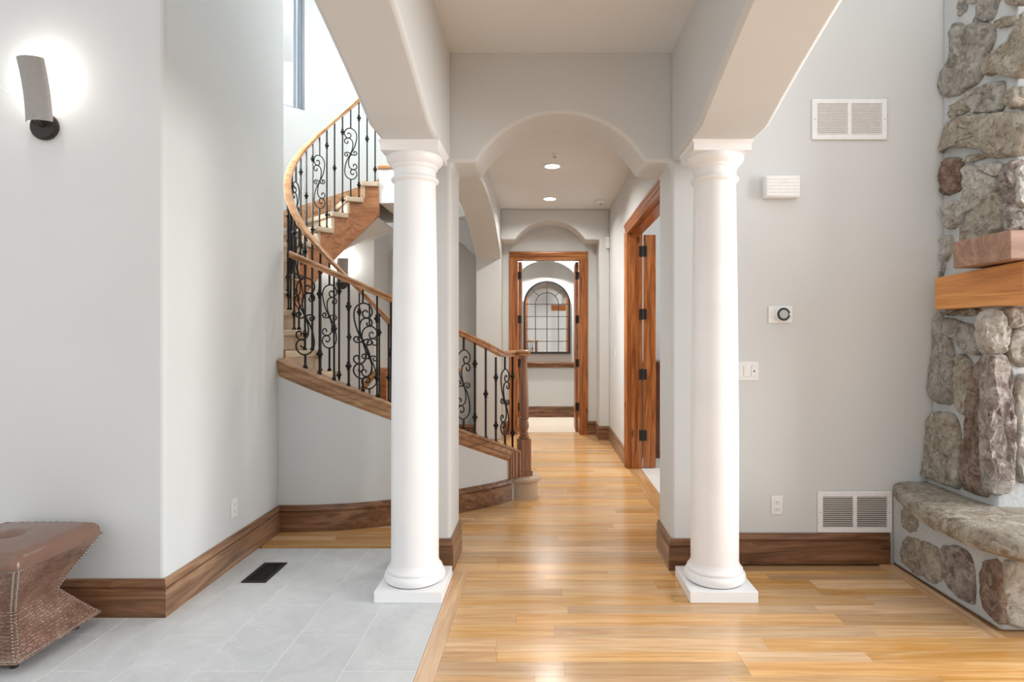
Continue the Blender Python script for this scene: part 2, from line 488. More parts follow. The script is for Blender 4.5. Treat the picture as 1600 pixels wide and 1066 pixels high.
# floor slab below the finishes
fl = struct(MB().box(-5.5, 6.5, -4.0, 11.5, -0.15, -0.012).build('floor', M['oak_base']))
lab(fl, 'honey oak strip floor running through the hall and great room')
cubeme = mesh_of('plank', *(lambda b: (b.v, b.f))(MB().box(-0.5, 0.5, -0.5, 0.5, -0.5, 0.5)), M['oak'])
cubey = cubeme.copy(); cubey.materials.clear(); cubey.materials.append(M['oak_y'])
cubet = cubeme.copy(); cubet.materials.clear(); cubet.materials.append(M['tile'])
def plank(x0, x1, y0, y1, me=cubeme, name='plank', parent=fl, gap=0.0008, th=0.012):
    o = link(name, me, parent, ((x0 + x1) / 2, (y0 + y1) / 2, -th / 2), None, (x1 - x0 - gap, y1 - y0 - gap, th))
    return o
HB0, HB1 = 2.06, 2.145           # border strip along the hearth
rng = random.Random(11)
y = 1.0; HBY = None
while y < 8.6:
    w = rng.choice([0.083, 0.095, 0.105, 0.12])
    y1 = y + w
    if y < YA - 0.05 and y1 > YA - 0.05: y1 = YA - 0.02
    ym = (y + y1) / 2
    if ym > 2.74 and HBY is None: HBY = y
    if ym < YA: xa, xb = -0.44, (HB0 if ym > 2.74 else 3.4)
    elif ym < YB: xa, xb = -0.545, 0.765
    elif ym < 4.42: xa, xb = -1.865, HR
    else: xa, xb = -1.0, HR
    x = xa
    first = True
    while x < xb - 0.01:
        L = rng.uniform(0.55, 1.7)
        if first: L *= rng.uniform(0.3, 1.0); first = False
        x1 = x + L
        if xb - x1 < 0.3: x1 = xb
        plank(x, min(x1, xb), y, y1)
        x = x1
    y = y1
for a, b_ in ((1.0, 2.3), (2.3, YA - 0.02)): plank(-0.524, -0.44, a, b_, cubey, 'border_plank')
plank(HB0, HB1, HBY, YW - 0.002, cubey, 'border_plank')
plank(HR, 1.03, 4.42, 6.30, cubey, 'border_plank')
# foyer tiles
ft = struct(MB().box(-4.6, -0.526, 1.0, 3.935, -0.03, -0.0007).build('floor_foyer', M['grout']))
lab(ft, 'grey rectangular porcelain tile floor of the foyer')
for k in range(13):
    xb = -0.527 - 0.305 * k; xa = xb - 0.305
    off = 2.80 if k % 2 == 1 else 3.105
    yy = off - 0.61 * 4
    while yy < 3.935:
        a, b_ = max(yy, 1.0), min(yy + 0.61, 3.935)
        if xb < WLX: b_ = min(b_, WLY)
        xq = xa
        if xa < WLX < xb and b_ > WLY:
            if a < WLY: plank(xa, WLX, a, WLY, cubet, 'tile', ft, 0.004)
            xq = WLX
        if xq == WLX and a < WLY: plank(WLX, xb, a, b_, cubet, 'tile', ft, 0.0)
        elif b_ - a > 0.03: plank(xq, xb, a, b_, cubet, 'tile', ft, 0.004)
        yy += 0.61

# foyer wall (front plane and return toward the stair) as one L
o = struct(MB().prism([(-5.0, WLY), (WLX, WLY), (WLX, 4.375), (-5.0, 4.375)], 'z', 0, ZT).build('wall_left', M['wall'], bev=0.022))
lab(o, 'tall light grey plaster foyer wall with a rounded corner')
# great-room wall
o = struct(MB().box(1.10, 5.5, YW, YW + 0.14, 0, ZT).build('wall_right', M['wall']))
lab(o, 'tall light grey great room wall carrying the white grilles')
# near arch wall with pilasters
ap = arc_pts(0.107, ZS, 0.502, 0.293, 24)
poly = [(BLX, 0), (XL, 0), (XL, ZS)] + ap[::-1] + [(XR, ZS), (XR, 0), (BRX, 0), (BRX, ZT), (BLX, ZT)]
o = struct(MB().prism(poly, 'y', YA, YB).build('wall_arch', M['wall'], bev=0.02))
lab(o, 'light grey arch wall with pilasters between the two columns')
lab(struct(MB().box(-0.85, 1.25, -4.1, -3.95, 0, 3.7).build('wall_rear_blocker', M['wall'])), 'unseen pier added behind the viewer to keep the sky out of the far mirror')  # added blocker, sized so the far mirror reflects no open sky
# beams over the columns, arching towards the room
def beam(x0, x1, name, text):
    R = 9.3; a = 2.97; rise = R - math.sqrt(R * R - a * a)
    pts = [(YA - 0.001, ZS), (2.97, ZS)]
    n = 30
    for i in range(1, n):
        yy = a - 2 * a * i / n
        pts.append((yy, ZS + rise - R + math.sqrt(R * R - yy * yy)))
    pts += [(-2.97, ZS), (-3.4, ZS), (-3.4, ZT), (YA - 0.001, ZT)]
    return lab(struct(MB().prism(pts, 'x', x0, x1).build(name, M['wall'], bev=0.022)), text)
beam(BLX, XL, 'wall_beam_left', 'arched plaster beam springing from the left column')
beam(XR, BRX, 'wall_beam_right', 'arched plaster beam springing from the right column')
# ceilings
lab(struct(MB().box(XL, XR, 2.2, YA, ZC, ZC + 0.1).build('ceiling', M['ceil'])), 'flat ceiling between the two arched beams')
lab(struct(MB().box(-0.9, 1.03, YB, 8.6, ZC, ZC + 0.1).build('ceiling_hall', M['ceil'])), 'hall ceiling with recessed lights')
lab(struct(MB().box(-5.5, 6.5, 4.0, 9.2, ZT, ZT + 0.1).build('ceiling_high', M['ceil'])), 'high ceiling above the stairwell')
# hall left wall: one wide arch
yc, hy = (YB + 8.05) / 2, (8.05 - YB) / 2
ap = arc_pts(yc, ZS, hy, 0.41, 30)
poly = [(YB, ZS)] + ap[::-1][1:-1] + [(8.05, ZS), (8.05, 0), (8.6, 0), (8.6, ZT), (YB, ZT)]
o = lab(struct(MB().prism(poly, 'x', -0.90, -0.56).build('wall_hall_left', M['wall'], bev=0.012)), 'hall wall with one wide arch open to the stairs')
# hall right wall with the double doorway
DT = 2.485                        # door opening height
DY0, DY1 = 4.42, 6.30
poly = [(YB, 0), (DY0, 0), (DY0, DT + 0.02), (DY1, DT + 0.02), (DY1, 0), (8.6, 0), (8.6, ZC), (YB, ZC)]
lab(struct(MB().prism(poly, 'x', HR, 1.03).build('wall_hall_right', M['wall'])), 'hall wall with the wood-cased doorway')
# far arch
ap = arc_pts(0.10, 2.68, 0.467, 0.262, 24)
poly = [(0.757, 0), (HR, 0), (HR, ZC), (-0.56, ZC), (-0.56, 2.68)] + ap[::-1] + [(0.757, 2.68)]
lab(struct(MB().prism(poly, 'y', 8.0, 8.45).build('wall_far_arch', M['wall'], bev=0.012)), 'shallow arch in front of the far doorway')
FX0, FX1 = -0.375, 0.539
poly = [(-0.56, 0), (FX0, 0), (FX0, DT), (FX1, DT), (FX1, 0), (HR, 0), (HR, ZC), (-0.56, ZC)]
lab(struct(MB().prism(poly, 'y', 8.452, 8.6).build('wall_far', M['wall'])), 'end wall of the hall around the far doorway')
# far room
yf = 10.2
ap = arc_pts(0.06, 2.46, 0.478, 0.215, 20)
NZ = 0.90
poly_out = [(-1.6, NZ), (-0.418, NZ), (-0.418, 2.46)] + ap[::-1] + [(0.538, 2.46), (0.538, NZ), (1.8, NZ), (1.8, ZC), (-1.6, ZC)]
b = MB().prism(poly_out, 'y', yf, yf + 0.24).box(-1.6, 1.8, yf, yf + 0.24, 0, NZ).box(-1.6, 1.8, yf + 0.24, yf + 0.34, 0, ZC)
lab(struct(b.build('wall_back', M['wall'])), 'wall of the far room with an arched niche')
b = MB().box(-1.7, -1.6, 8.6, yf + 0.3, 0, ZC).box(1.8, 1.9, 8.6, yf + 0.3, 0, ZC)
lab(struct(b.build('wall_far_sides', M['wall'])), 'side walls of the far room')
lab(struct(MB().box(-1.7, 1.9, 8.601, yf + 0.34, ZC, ZC + 0.1).build('ceiling_far', M['ceil'])), 'ceiling of the far room')
lab(struct(MB().box(-1.6, 1.8, 8.6, yf, -0.03, 0.004).build('floor_far', M['carpet_pale'])), 'pale carpet of the far room')
# room beyond the hall doorway
b = MB().box(1.03, 5.0, 7.3, 7.42, 0, ZC)
lab(struct(b.build('wall_side_room', M['wall'])), 'pale wall of the room behind the open glazed door')
lab(struct(MB().box(1.03, 5.0, YW + 0.14, 7.42, ZC, ZC + 0.1).build('ceiling_side_room', M['ceil'])), 'ceiling of the room behind the glazed door')
lab(struct(MB().box(1.032, 5.0, YW + 0.14, 7.3, -0.03, 0.003).build('floor_side_room', M['glass_white'])), 'pale floor of the room behind the glazed door')

# stairwell wall (inside face of a cylinder) with a tall window
W0, W1, WZ0, WZ1 = 131.0, 152.0, 4.06, 5.45
def cyl_panel(b, t0, t1, z0, z1, ri=RW, ro=RW + 0.16, step=3.0):
    n = max(1, int(abs(t1 - t0) / step + 0.5))
    vs_ = []; fs = []
    for i in range(n + 1):
        t = t0 + (t1 - t0) * i / n
        for r, z in ((ri, z0), (ro, z0), (ro, z1), (ri, z1)):
            p = pol(r, t); vs_.append((p[0], p[1], z))
    for i in range(n):
        for k in range(4):
            l = (k + 1) % 4
            fs.append((i*4+k, i*4+l, (i+1)*4+l, (i+1)*4+k))
    fs += [(0, 1, 2, 3)[::-1], (n*4, n*4+1, n*4+2, n*4+3)]
    return b.add(vs_, fs)
b = MB()
cyl_panel(b, 101, W0, 0, ZT); cyl_panel(b, W0, W1, 0, WZ0); cyl_panel(b, W0, W1, WZ1, ZT); cyl_panel(b, W1, 165, 0, ZT)
for a0, a1, a2 in ((165, 183, 192), (192, 210, 264)):  # two added openings that let sky light into the stairwell
    cyl_panel(b, a0, a1, 0, 2.9); cyl_panel(b, a0, a1, WZ1, ZT); cyl_panel(b, a1, a2, 0, ZT)
cyl_panel(b, 56, 101, 2.83, ZT)
lab(struct(b.build('wall_stair', M['wall'], smooth=40)), 'curved plaster wall of the stairwell')
# first stairwell window shows above the wall corner, the others are added for light
for wi, (w0, w1, wz, txt) in enumerate(((W0, W1, WZ0, 'tall narrow window high in the stairwell'), (165.0, 183.0, 2.9, 'added stairwell opening for extra daylight, hidden behind the foyer wall'), (192.0, 210.0, 2.9, 'added stairwell opening for extra daylight, nearest the foyer wall'))):
    win = empty('window_%d' % (wi + 1), (*pol(RW + 0.09, (w0 + w1) / 2), wz)); struct(win); lab(win, txt)
    def wpart(name, mat, fn):
        bb = MB(); fn(bb); oo = bb.build(name, mat)
        oo.parent = win; oo.matrix_parent_inverse = Matrix.Translation(-win.location); return oo
    wpart('frame', M['window_frame'], lambda q: (cyl_panel(q, w0, w0 + 1.5, wz, WZ1, RW + .08, RW + .13), cyl_panel(q, w1 - 1.5, w1, wz, WZ1, RW + .08, RW + .13),
          cyl_panel(q, w0 + 1.5, w1 - 1.5, wz, wz + .04, RW + .08, RW + .13), cyl_panel(q, w0 + 1.5, w1 - 1.5, WZ1 - .04, WZ1, RW + .08, RW + .13)))
    wpart('sash', M['window_frame'], lambda q: cyl_panel(q, w0 + 2.3, w0 + 3.2, wz + .04, WZ1 - .04, RW + .09, RW + .12))
    wpart('pane', M['glass'], lambda q: cyl_panel(q, w0 + 1.5, w1 - 1.5, wz + .04, WZ1 - .04, RW + .103, RW + .107))
# wall under the landing, with an arched recess
xa_, xb_ = -2.16, -0.91
ap = arc_pts((xa_ + xb_) / 2, 2.43, (xb_ - xa_) / 2, 0.37, 20)
poly = [(-2.7, 0), (xa_, 0), (xa_, 2.43)] + ap[::-1][1:-1] + [(xb_, 2.43), (xb_, 0), (-0.9, 0), (-0.9, ZC), (-2.7, ZC)]
b = MB().prism(poly, 'y', 8.15, 8.4).box(-2.7, -0.9, 8.4, 8.5, 0, ZC)
lab(struct(b.build('wall_stair_back', M['wall'])), 'wall with an arched recess under the stair landing')
p0 = pol(RW + 0.08, 101)
lab(struct(MB().box(p0[0] - 0.12, p0[0], p0[1], 8.15, 0, 2.83).build('wall_landing_side', M['wall'])), 'short wall under the stair landing')

# baseboards
BB = [(0, 0), (0.019, 0), (0.019, 0.138), (0.008, 0.141), (0.008, 0.147), (0.018, 0.150), (0.019, 0.156), (0.012, 0.172), (0.012, 0.184), (0.009, 0.188), (0, 0.188)]
def baseboard(name, path, mat, text):
    nn = mitre(path)
    return lab(struct(MB().sweep([(p[0], p[1], 0) for p in path], nn, BB).build(name, mat, smooth=25)), text)
def baseboard2(name, path, text, mats):
    nn = mitre(path)
    root = empty(name, (path[0][0], path[0][1], 0)); struct(root); lab(root, text)
    for i in range(len(path) - 1):
        q = MB().sweep([(path[i][0], path[i][1], 0), (path[i+1][0], path[i+1][1], 0)], [nn[i], nn[i+1]], BB)
        oo = q.build('board', M[mats[i]], smooth=25)
        oo.parent = root; oo.matrix_parent_inverse = Matrix.Translation(-root.location)
    return root
baseboard2('baseboard_left', [(-4.6, WLY), (WLX, WLY), (WLX, 4.30)], 'brown stained baseboard turning the foyer wall corner', ['alder_x', 'alder_y_lit'])
baseboard2('baseboard_pilaster_left', [(BLX, YB), (BLX, YA), (XL, YA), (XL, YB)], 'brown baseboard around the left pilaster', ['alder_y_lit', 'alder_x', 'alder_y_lit'])
baseboard2('baseboard_pilaster_right', [(XR, YB), (XR, YA), (BRX, YA), (BRX, YW)], 'brown baseboard around the right pilaster', ['alder_y_lit', 'alder_x', 'alder_y_lit'])
baseboard2('baseboard_right', [(BRX + 0.02, YW), (2.125, YW)], 'brown baseboard below the lower white grille', ['alder_x'])
baseboard2('baseboard_hall', [(0.63 + 0.005, 8.452), (0.757, 8.452), (0.757, 8.0), (HR, 8.0), (HR, DY1 + 0.155)], 'brown baseboard along the right side of the hall', ['alder_x', 'alder_y_lit', 'alder_x', 'alder_y_lit'])
baseboard2('baseboard_far_left', [(-0.56, 8.452), (FX0 - 0.093, 8.452)], 'short brown baseboard left of the far doorway', ['alder_x'])
baseboard2('baseboard_back', [(-1.6, yf), (1.8, yf)], 'brown baseboard of the far room', ['alder_x'])
baseboard2('baseboard_stair_back', [(-2.1, 8.15), (-0.9, 8.15)], 'brown baseboard under the stair landing', ['alder_x'])
ths = [266.8 + (331 - 266.8) * i / 30 for i in range(31)]
baseboard('baseboard_stair', [pol(r_out(t), t) for t in ths], M['alder_x'], 'curved brown baseboard along the stair knee wall')

# stair knee wall and its cap
TE = 334.0
def capz(t): return nosing(t) + 0.15
b = MB()
ths = [266.5 + (TE - 266.5) * i / 36 for i in range(37)]
vv = []; ff = []
for t in ths:
    for r, z in ((r_out(t), 0), (r_out(t), capz(t) - 0.05), (r_out(t) - 0.11, capz(t) - 0.05), (r_out(t) - 0.11, 0)):
        p = pol(r, t); vv.append((p[0], p[1], z))
for i in range(len(ths) - 1):
    for k in range(4):
        l = (k + 1) % 4; ff.append((i*4+k, i*4+l, (i+1)*4+l, (i+1)*4+k))
ff += [(3, 2, 1, 0), tuple(len(ths)*4 - 4 + k for k in range(4))]
b.add(vv, ff)
lab(struct(b.build('wall_knee', M['wall'], smooth=40)), 'curved plaster knee wall below the stair railing')
CAP = [(-0.135, 0), (0.02, 0), (0.034, -0.008), (0.034, -0.022), (0.022, -0.032), (0.022, -0.07), (0.014, -0.076), (0.014, -0.105), (0.006, -0.115), (0.0, -0.128), (-0.004, -0.128), (-0.004, -0.05), (-0.135, -0.05)]
ths = [267.2 + (TE - 0.5 - 267.2) * i / 40 for i in range(41)]
path = [(*pol(r_out(t), t), capz(t)) for t in ths]
nn = [(math.cos(rad(t)), math.sin(rad(t))) for t in ths]
trim = lab(struct(MB().sweep(path, nn, CAP).build('trim_1', M['cap'], smooth=25)), 'moulded wood cap following the stair knee wall')
# vertical return at the foot of the cap
pe = Vector((*pol(r_out(TE), TE), 0)); tang = Vector((-math.sin(rad(TE)), math.cos(rad(TE)), 0)); nrm = Vector((math.cos(rad(TE)), math.sin(rad(TE)), 0))
b = MB()
for (a0, a1, o1) in ((-0.012, 0.012, 0.034), (-0.06, -0.012, 0.022), (-0.095, -0.06, 0.014), (-0.115, -0.095, 0.006)):
    q = []
    zt = capz(TE) - 0.004 + (0.0 if a1 > 0 else 0.0)
    for z in (0.188 if a1 < 0.0 else 0.185, None):
        for (aa, oo) in ((a0, -0.115), (a1, -0.115), (a1, o1), (a0, o1)):
            P = pe + tang * aa + nrm * oo
            q.append((P.x, P.y, z if z is not None else zt))
    b.add(q, [(0,1,2,3),(4,7,6,5),(0,4,5,1),(1,5,6,2),(2,6,7,3),(3,7,4,0)])
lab(struct(b.build('trim_2', M['newel'])), 'upright wood trim at the foot of the stair knee wall')

# ------------------------------------------------------------------ columns
def column(x, yc_, text):
    t = empty('column', (x, yc_, 0)); tag(t, text, 'column', 'pair of round white columns')
    MB().box(-0.178, 0.178, -0.178, 0.178, 0, 0.06).build('plinth', M['white'], t, bev=0.003, seg=2)
    pr = [(0.0, 0.06), (0.150, 0.06)]
    for i in range(13):
        a = -math.pi / 2 + math.pi * i / 12
        pr.append((0.139 + 0.026 * math.cos(a), 0.089 + 0.029 * math.sin(a)))
    pr += [(0.149, 0.119), (0.149, 0.130), (0.144, 0.134), (0.136, 0.142), (0.132, 0.156), (0.13, 0.165), (0.0, 0.165)]
    MB().lathe(pr, n=48).build('base', M['white'], t, smooth=35)
    sh = []
    for i in range(25):
        u = i / 24
        sh.append((0.129 - 0.0165 * max(0, (u - 0.25) / 0.75) ** 1.6, 0.16 + (2.235 - 0.16) * u))
    MB().lathe([(0, 0.16)] + sh + [(0, 2.235)], n=48).build('shaft', M['white'], t, smooth=40)
    cp = [(0.0, 2.228), (0.113, 2.228), (0.118, 2.236), (0.127, 2.242), (0.130, 2.250), (0.127, 2.258), (0.119, 2.262), (0.115, 2.268), (0.114, 2.305), (0.121, 2.310), (0.125, 2.316), (0.126, 2.324),
          (0.138, 2.334), (0.148, 2.346), (0.153, 2.358), (0.154, 2.368), (0.150, 2.378), (0.0, 2.378)]
    MB().lathe(cp, n=48).build('capital', M['white'], t, smooth=30)
    ab = [(0.150, 2.376), (0.152, 2.376), (0.152, 2.412), (0.156, 2.416), (0.160, 2.424), (0.160, ZS - 0.001)]
    q = MB(); v = []; f = []
    for (h, z) in ab: v += [(-h, -h, z), (h, -h, z), (h, h, z), (-h, h, z)]
    for i in range(len(ab) - 1):
        for k in range(4):
            l = (k + 1) % 4; f.append((i*4+k, i*4+l, i*4+4+l, i*4+4+k))
    f += [(3, 2, 1, 0), tuple(len(ab)*4-4+k for k in range(4))]
    q.add(v, f).build('abacus', M['white'], t, smooth=20)
    return t
column(-0.704, 3.305, 'round white column standing at the edge of the grey tile')
column(0.948, 3.305, 'round white column standing on the oak floor by the wall switches')

# ------------------------------------------------------------------ staircase
def ring_block(b, r0, r1, t0, t1, z0, z1, n=5):
    v = []; f = []
    for i in range(n + 1):
        t = t0 + (t1 - t0) * i / n
        for r, z in ((r0, z0), (r1, z0), (r1, z1), (r0, z1)):
            p = pol(r, t); v.append((p[0], p[1], z))
    for i in range(n):
        for k in range(4):
            l = (k + 1) % 4; f.append((i*4+k, i*4+l, (i+1)*4+l, (i+1)*4+k))
    f += [(3, 2, 1, 0), tuple(n*4+k for k in range(4))]
    return b.add(v, f)
stair = empty('staircase', (SC.x, SC.y, 0))
tag(stair, 'curved staircase with beige carpeted treads winding up behind the left column', 'staircase')
SINV = Matrix.Translation(-stair.location)
def spart(o, par=None):
    par = par or stair
    o.parent = par; o.matrix_parent_inverse = SINV; return o
NT = 17
for k in range(1, NT + 1):
    t1 = TH1 - DA * (k - 1); t0 = t1 - DA; zt = RISE * k
    b = MB()
    # carpet tread with a rolled nose overhanging riser and well
    ro = RW - 0.002 if t1 < 266 else min(r_out(t1) - 0.115, RW - 0.002)
    ring_block(b, RI - 0.034, ro, t0 - 0.2, t1 + 2.0, zt - 0.054, zt)
    ring_block(b, RI - 0.010, ro, t1 - 1.6, t1 + 0.2, zt - RISE, zt - 0.03, 2)
    if k == 1:
        b2 = MB().lathe([(0, 0), (0.122, 0), (0.122, 0.135), (0.138, 0.140), (0.150, 0.150), (0.153, 0.162), (0.148, 0.175), (0.136, RISE), (0, RISE)], (-0.165, 5.215, 0), 40)
        spart(b2.build('starting_step', M['carpet'], smooth=40))
    o = spart(b.build('tread', M['carpet']))
    bevel(o, 0.022, 4, 40)
# stringer facing the well
v = []; f = []
b = MB()
for k in range(1, NT + 1):
    t1 = TH1 - DA * (k - 1); t0 = t1 - DA; zt = RISE * k - 0.036
    n = 5; vv = []; ff = []
    for i in range(n + 1):
        t = t1 + (t0 - t1) * i / n
        zb = max(0.0, nosing(t) - 0.54)
        for r, z in ((RI, zb), (RI + 0.04, zb), (RI + 0.04, zt), (RI, zt)):
            p = pol(r, t); vv.append((p[0], p[1], z))
    for i in range(n):
        for q in range(4):
            l = (q + 1) % 4; ff.append((i*4+q, i*4+l, (i+1)*4+l, (i+1)*4+q))
    ff += [(3, 2, 1, 0), tuple(n*4+q for q in range(4))]
    b.add(vv, ff)
spart(b.build('stringer', M['string'], smooth=40))
# plaster soffit under the flight
b = MB(); vv = []; ff = []
ts = [300 - (300 - 92) * i / 60 for i in range(61)]
for t in ts:
    for r in (RI + 0.03, RW - 0.002):
        p = pol(r, t); vv.append((p[0], p[1], max(0.002, nosing(t) - 0.53)))
        vv.append((p[0], p[1], max(0.004, nosing(t) - 0.51)))
for i in range(60):
    a, c = i * 4, i * 4 + 4
    ff += [(a, a+2, c+2, c), (a+1, c+1, c+3, a+3), (a, c, c+1, a+1), (a+2, a+3, c+3, c+2)]
b.add(vv, ff)
spart(b.build('soffit', M['wall'], smooth=40))
# skirt board on the wall side
ths = [267 - (267 - 92) * i / 80 for i in range(81)]
SK = [(0, 0), (-0.018, 0), (-0.018, 0.17), (-0.012, 0.182), (-0.012, 0.196), (0, 0.2)]
spart(MB().sweep([(*pol(RW - 0.001, t), nosing(t) + 0.0) for t in ths], [(math.cos(rad(t)), math.sin(rad(t))) for t in ths], SK).build('skirt_board', M['rail'], smooth=25))
# landing
zl = RISE * (NT + 1)
tl = TH1 - DA * NT
b = MB(); ring_block(b, RI + 0.02, RW - 0.002, 60, tl, 2.85, zl - 0.04, 12)
land = spart(b.build('landing', M['white']))
b = MB(); ring_block(b, RI - 0.02, RW - 0.002, 60, tl + 1.2, zl - 0.04, zl - 0.008, 12)
spart(b.build('landing_nosing', M['rail'], bev=0.008, seg=2))
b = MB(); ring_block(b, RI + 0.03, RW - 0.002, 60, tl, zl - 0.008, zl + 0.03, 12)
spart(b.build('landing_carpet', M['carpet'], bev=0.01, seg=2))

# ------------------------------------------------------------------ railings
def smooth_line(P, n=5):
    out = []
    for i in range(len(P) - 1):
        p0, p1, p2, p3 = P[max(i-1, 0)], P[i], P[i+1], P[min(i+2, len(P)-1)]
        for k in range(n):
            t = k / n
            out.append(tuple(0.5 * (2*p1[c] + (p2[c]-p0[c])*t + (2*p0[c]-5*p1[c]+4*p2[c]-p3[c])*t*t + (3*p1[c]-p0[c]-3*p2[c]+p3[c])*t**3) for c in (0, 1)))
    out.append(P[-1]); return out
def scroll_pts(h):
    """two S-bars and a pair of curls, each turned half round about the middle collar"""
    main = [(578,395),(566,380),(548,388),(543,408),(555,428),(582,430),(603,412),(608,380),(590,348),(560,331),(525,336),(495,362),(484,405),(490,460),(508,520),(530,565)]
    second = [(575,462),(572,478),(588,490),(605,478),(606,455),(590,438),(562,434),(536,448),(524,480),(527,530)]
    curl = [(503,586),(514,578),(508,562),(490,565),(483,582),(497,598),(520,600)]
    def U(p): return ((p[0] - 545) / 62 * 0.064, (590 - p[1]) / 260 * h / 2)
    out = []
    for P in (main, second, curl):
        q = [U(p) for p in P]
        out.append(smooth_line(q + [(0.0, 0.0)] + [(-x, -z) for x, z in q[::-1]]))
    return out
def iron_mesh_scroll(L):
    b = MB()
    h = 0.555
    zc = L * 0.5 + 0.0
    for P in scroll_pts(h):
        b.tube([(x, 0, zc + z) for x, z in P], 0.0058, 6)
    b.box(-0.0065, 0.0065, -0.0065, 0.0065, 0, zc - h / 2 + 0.002)
    b.box(-0.0065, 0.0065, -0.0065, 0.0065, zc + h / 2 - 0.002, L)
    b.box(-0.009, 0.009, -0.009, 0.009, zc - 0.018, zc + 0.012)
    return mesh_of('scroll_baluster', b.v, b.f, M['iron'], 50)
def iron_mesh_bar(L):
    b = MB().box(-0.0065, 0.0065, -0.0065, 0.0065, 0, L)
    return mesh_of('baluster', b.v, b.f, M['iron'])
KN = MB().lathe([(0.0, -0.026), (0.010, -0.026), (0.013, -0.022), (0.010, -0.018), (0.011, -0.012), (0.018, -0.006), (0.020, 0.0), (0.018, 0.006), (0.011, 0.012), (0.010, 0.018), (0.013, 0.022), (0.010, 0.026), (0.0, 0.026)], n=10)
ME_K = mesh_of('collar', [(x * 1.15, y * 1.15, z * 1.2) for x, y, z in KN.v], KN.f, M['iron'], 40)
SHV = MB().box(-0.013, 0.013, -0.013, 0.013, 0, 0.018).box(-0.010, 0.010, -0.010, 0.010, 0.018, 0.026)
ME_S = mesh_of('shoe', SHV.v, SHV.f, M['iron'])
cache = {}
def put_baluster(root, inv, kind, L, p, z, th):
    key = (kind == 'scroll', round(L, 3))
    if key not in cache: cache[key] = iron_mesh_scroll(L) if kind == 'scroll' else iron_mesh_bar(L)
    o = link('scroll_baluster' if kind == 'scroll' else 'baluster', cache[key], root, (p[0], p[1], z), (0, 0, rad(th + 90)))
    o.matrix_parent_inverse = inv
    link('shoe', ME_S, o, (0, 0, 0))
    hs = {'double': (0.15, L - 0.17), 'single': (L * 0.5,), 'scroll': ()}[kind]
    for hz in hs: link('collar', ME_K, o, (0, 0, hz))
    return o
RAIL = [(-0.030, -0.050), (0.030, -0.050), (0.031, -0.036), (0.024, -0.032), (0.024, -0.027), (0.033, -0.022), (0.034, -0.012), (0.026, -0.003), (0.012, 0.0), (-0.012, 0.0), (-0.026, -0.003), (-0.034, -0.012), (-0.033, -0.022), (-0.024, -0.027), (-0.024, -0.032), (-0.031, -0.036)]
# outer railing on the knee wall
rail_o = empty('stair_railing', (*pol(1.6, 300), 0))
tag(rail_o, 'front stair railing with black scroll balusters on the knee wall and turned newel', 'railing')
INV_O = Matrix.Translation(-rail_o.location)
def op(o): o.parent = rail_o; o.matrix_parent_inverse = INV_O; return o
NEW = Vector((-0.163, 5.218, 0))
rb = lambda t: r_out(t) - 0.055
path = []; nrmls = []
for i in range(49):
    t = 269.2 + (335.5 - 269.2) * i / 48
    z = capz(t) + 0.80
    if t > 327: z = z * (1 - (u := min(1, (t - 327) / 6.0)) * u * (3 - 2 * u)) + 1.268 * (u * u * (3 - 2 * u))
    path.append((*pol(rb(t), t), z)); nrmls.append((math.cos(rad(t)), math.sin(rad(t))))
path.append((NEW.x, NEW.y, 1.268)); nrmls.append(nrmls[-1])
op(MB().sweep(path, nrmls, RAIL).build('handrail', M['rail'], smooth=35))
op(MB().lathe([(0, -0.052), (0.052, -0.052), (0.058, -0.040), (0.048, -0.030), (0.060, -0.020), (0.060, -0.008), (0.045, 0.0), (0, 0.002)], (NEW.x, NEW.y, 1.272), 32).build('rail_cap', M['rail'], smooth=30))
npost = MB().box(-0.046, 0.046, -0.046, 0.046, 0.225, 0.50)
npost.box(-0.056, 0.056, -0.056, 0.056, RISE - 0.001, 0.225)
nprof = [(0, 0.50), (0.040, 0.50), (0.046, 0.508), (0.046, 0.518), (0.034, 0.524), (0.034, 0.534), (0.044, 0.542), (0.040, 0.552), (0.030, 0.558), (0.030, 0.566),
         (0.042, 0.60), (0.043, 0.62), (0.036, 0.655), (0.032, 0.664), (0.042, 0.672), (0.042, 0.682), (0.033, 0.690), (0.038, 0.72), (0.040, 0.80), (0.036, 0.95), (0.030, 1.10), (0.027, 1.19), (0.031, 1.205), (0.031, 1.222), (0, 1.222)]
npost.lathe(nprof, n=24)
no = link('newel_post', mesh_of('newel_post', npost.v, npost.f, M['newel'], 35), rail_o, NEW, (0, 0, rad(28)))
no.matrix_parent_inverse = INV_O
step_o = (331.0 - 273.0) / 16
seq = ['scroll', 'double', 'single', 'double']
for i in range(-2, 18):
    t = 331.0 - step_o * i
    if t < 269.6 or t > 335.0: continue
    kind = seq[(-i) % 4] if i >= 0 else ('double' if i == -1 else 'single')
    zb = capz(t)
    L = 0.755
    if t > 327: L = 1.22 - zb
    put_baluster(rail_o, INV_O, kind, L, pol(rb(t), t), zb - 0.004, t)
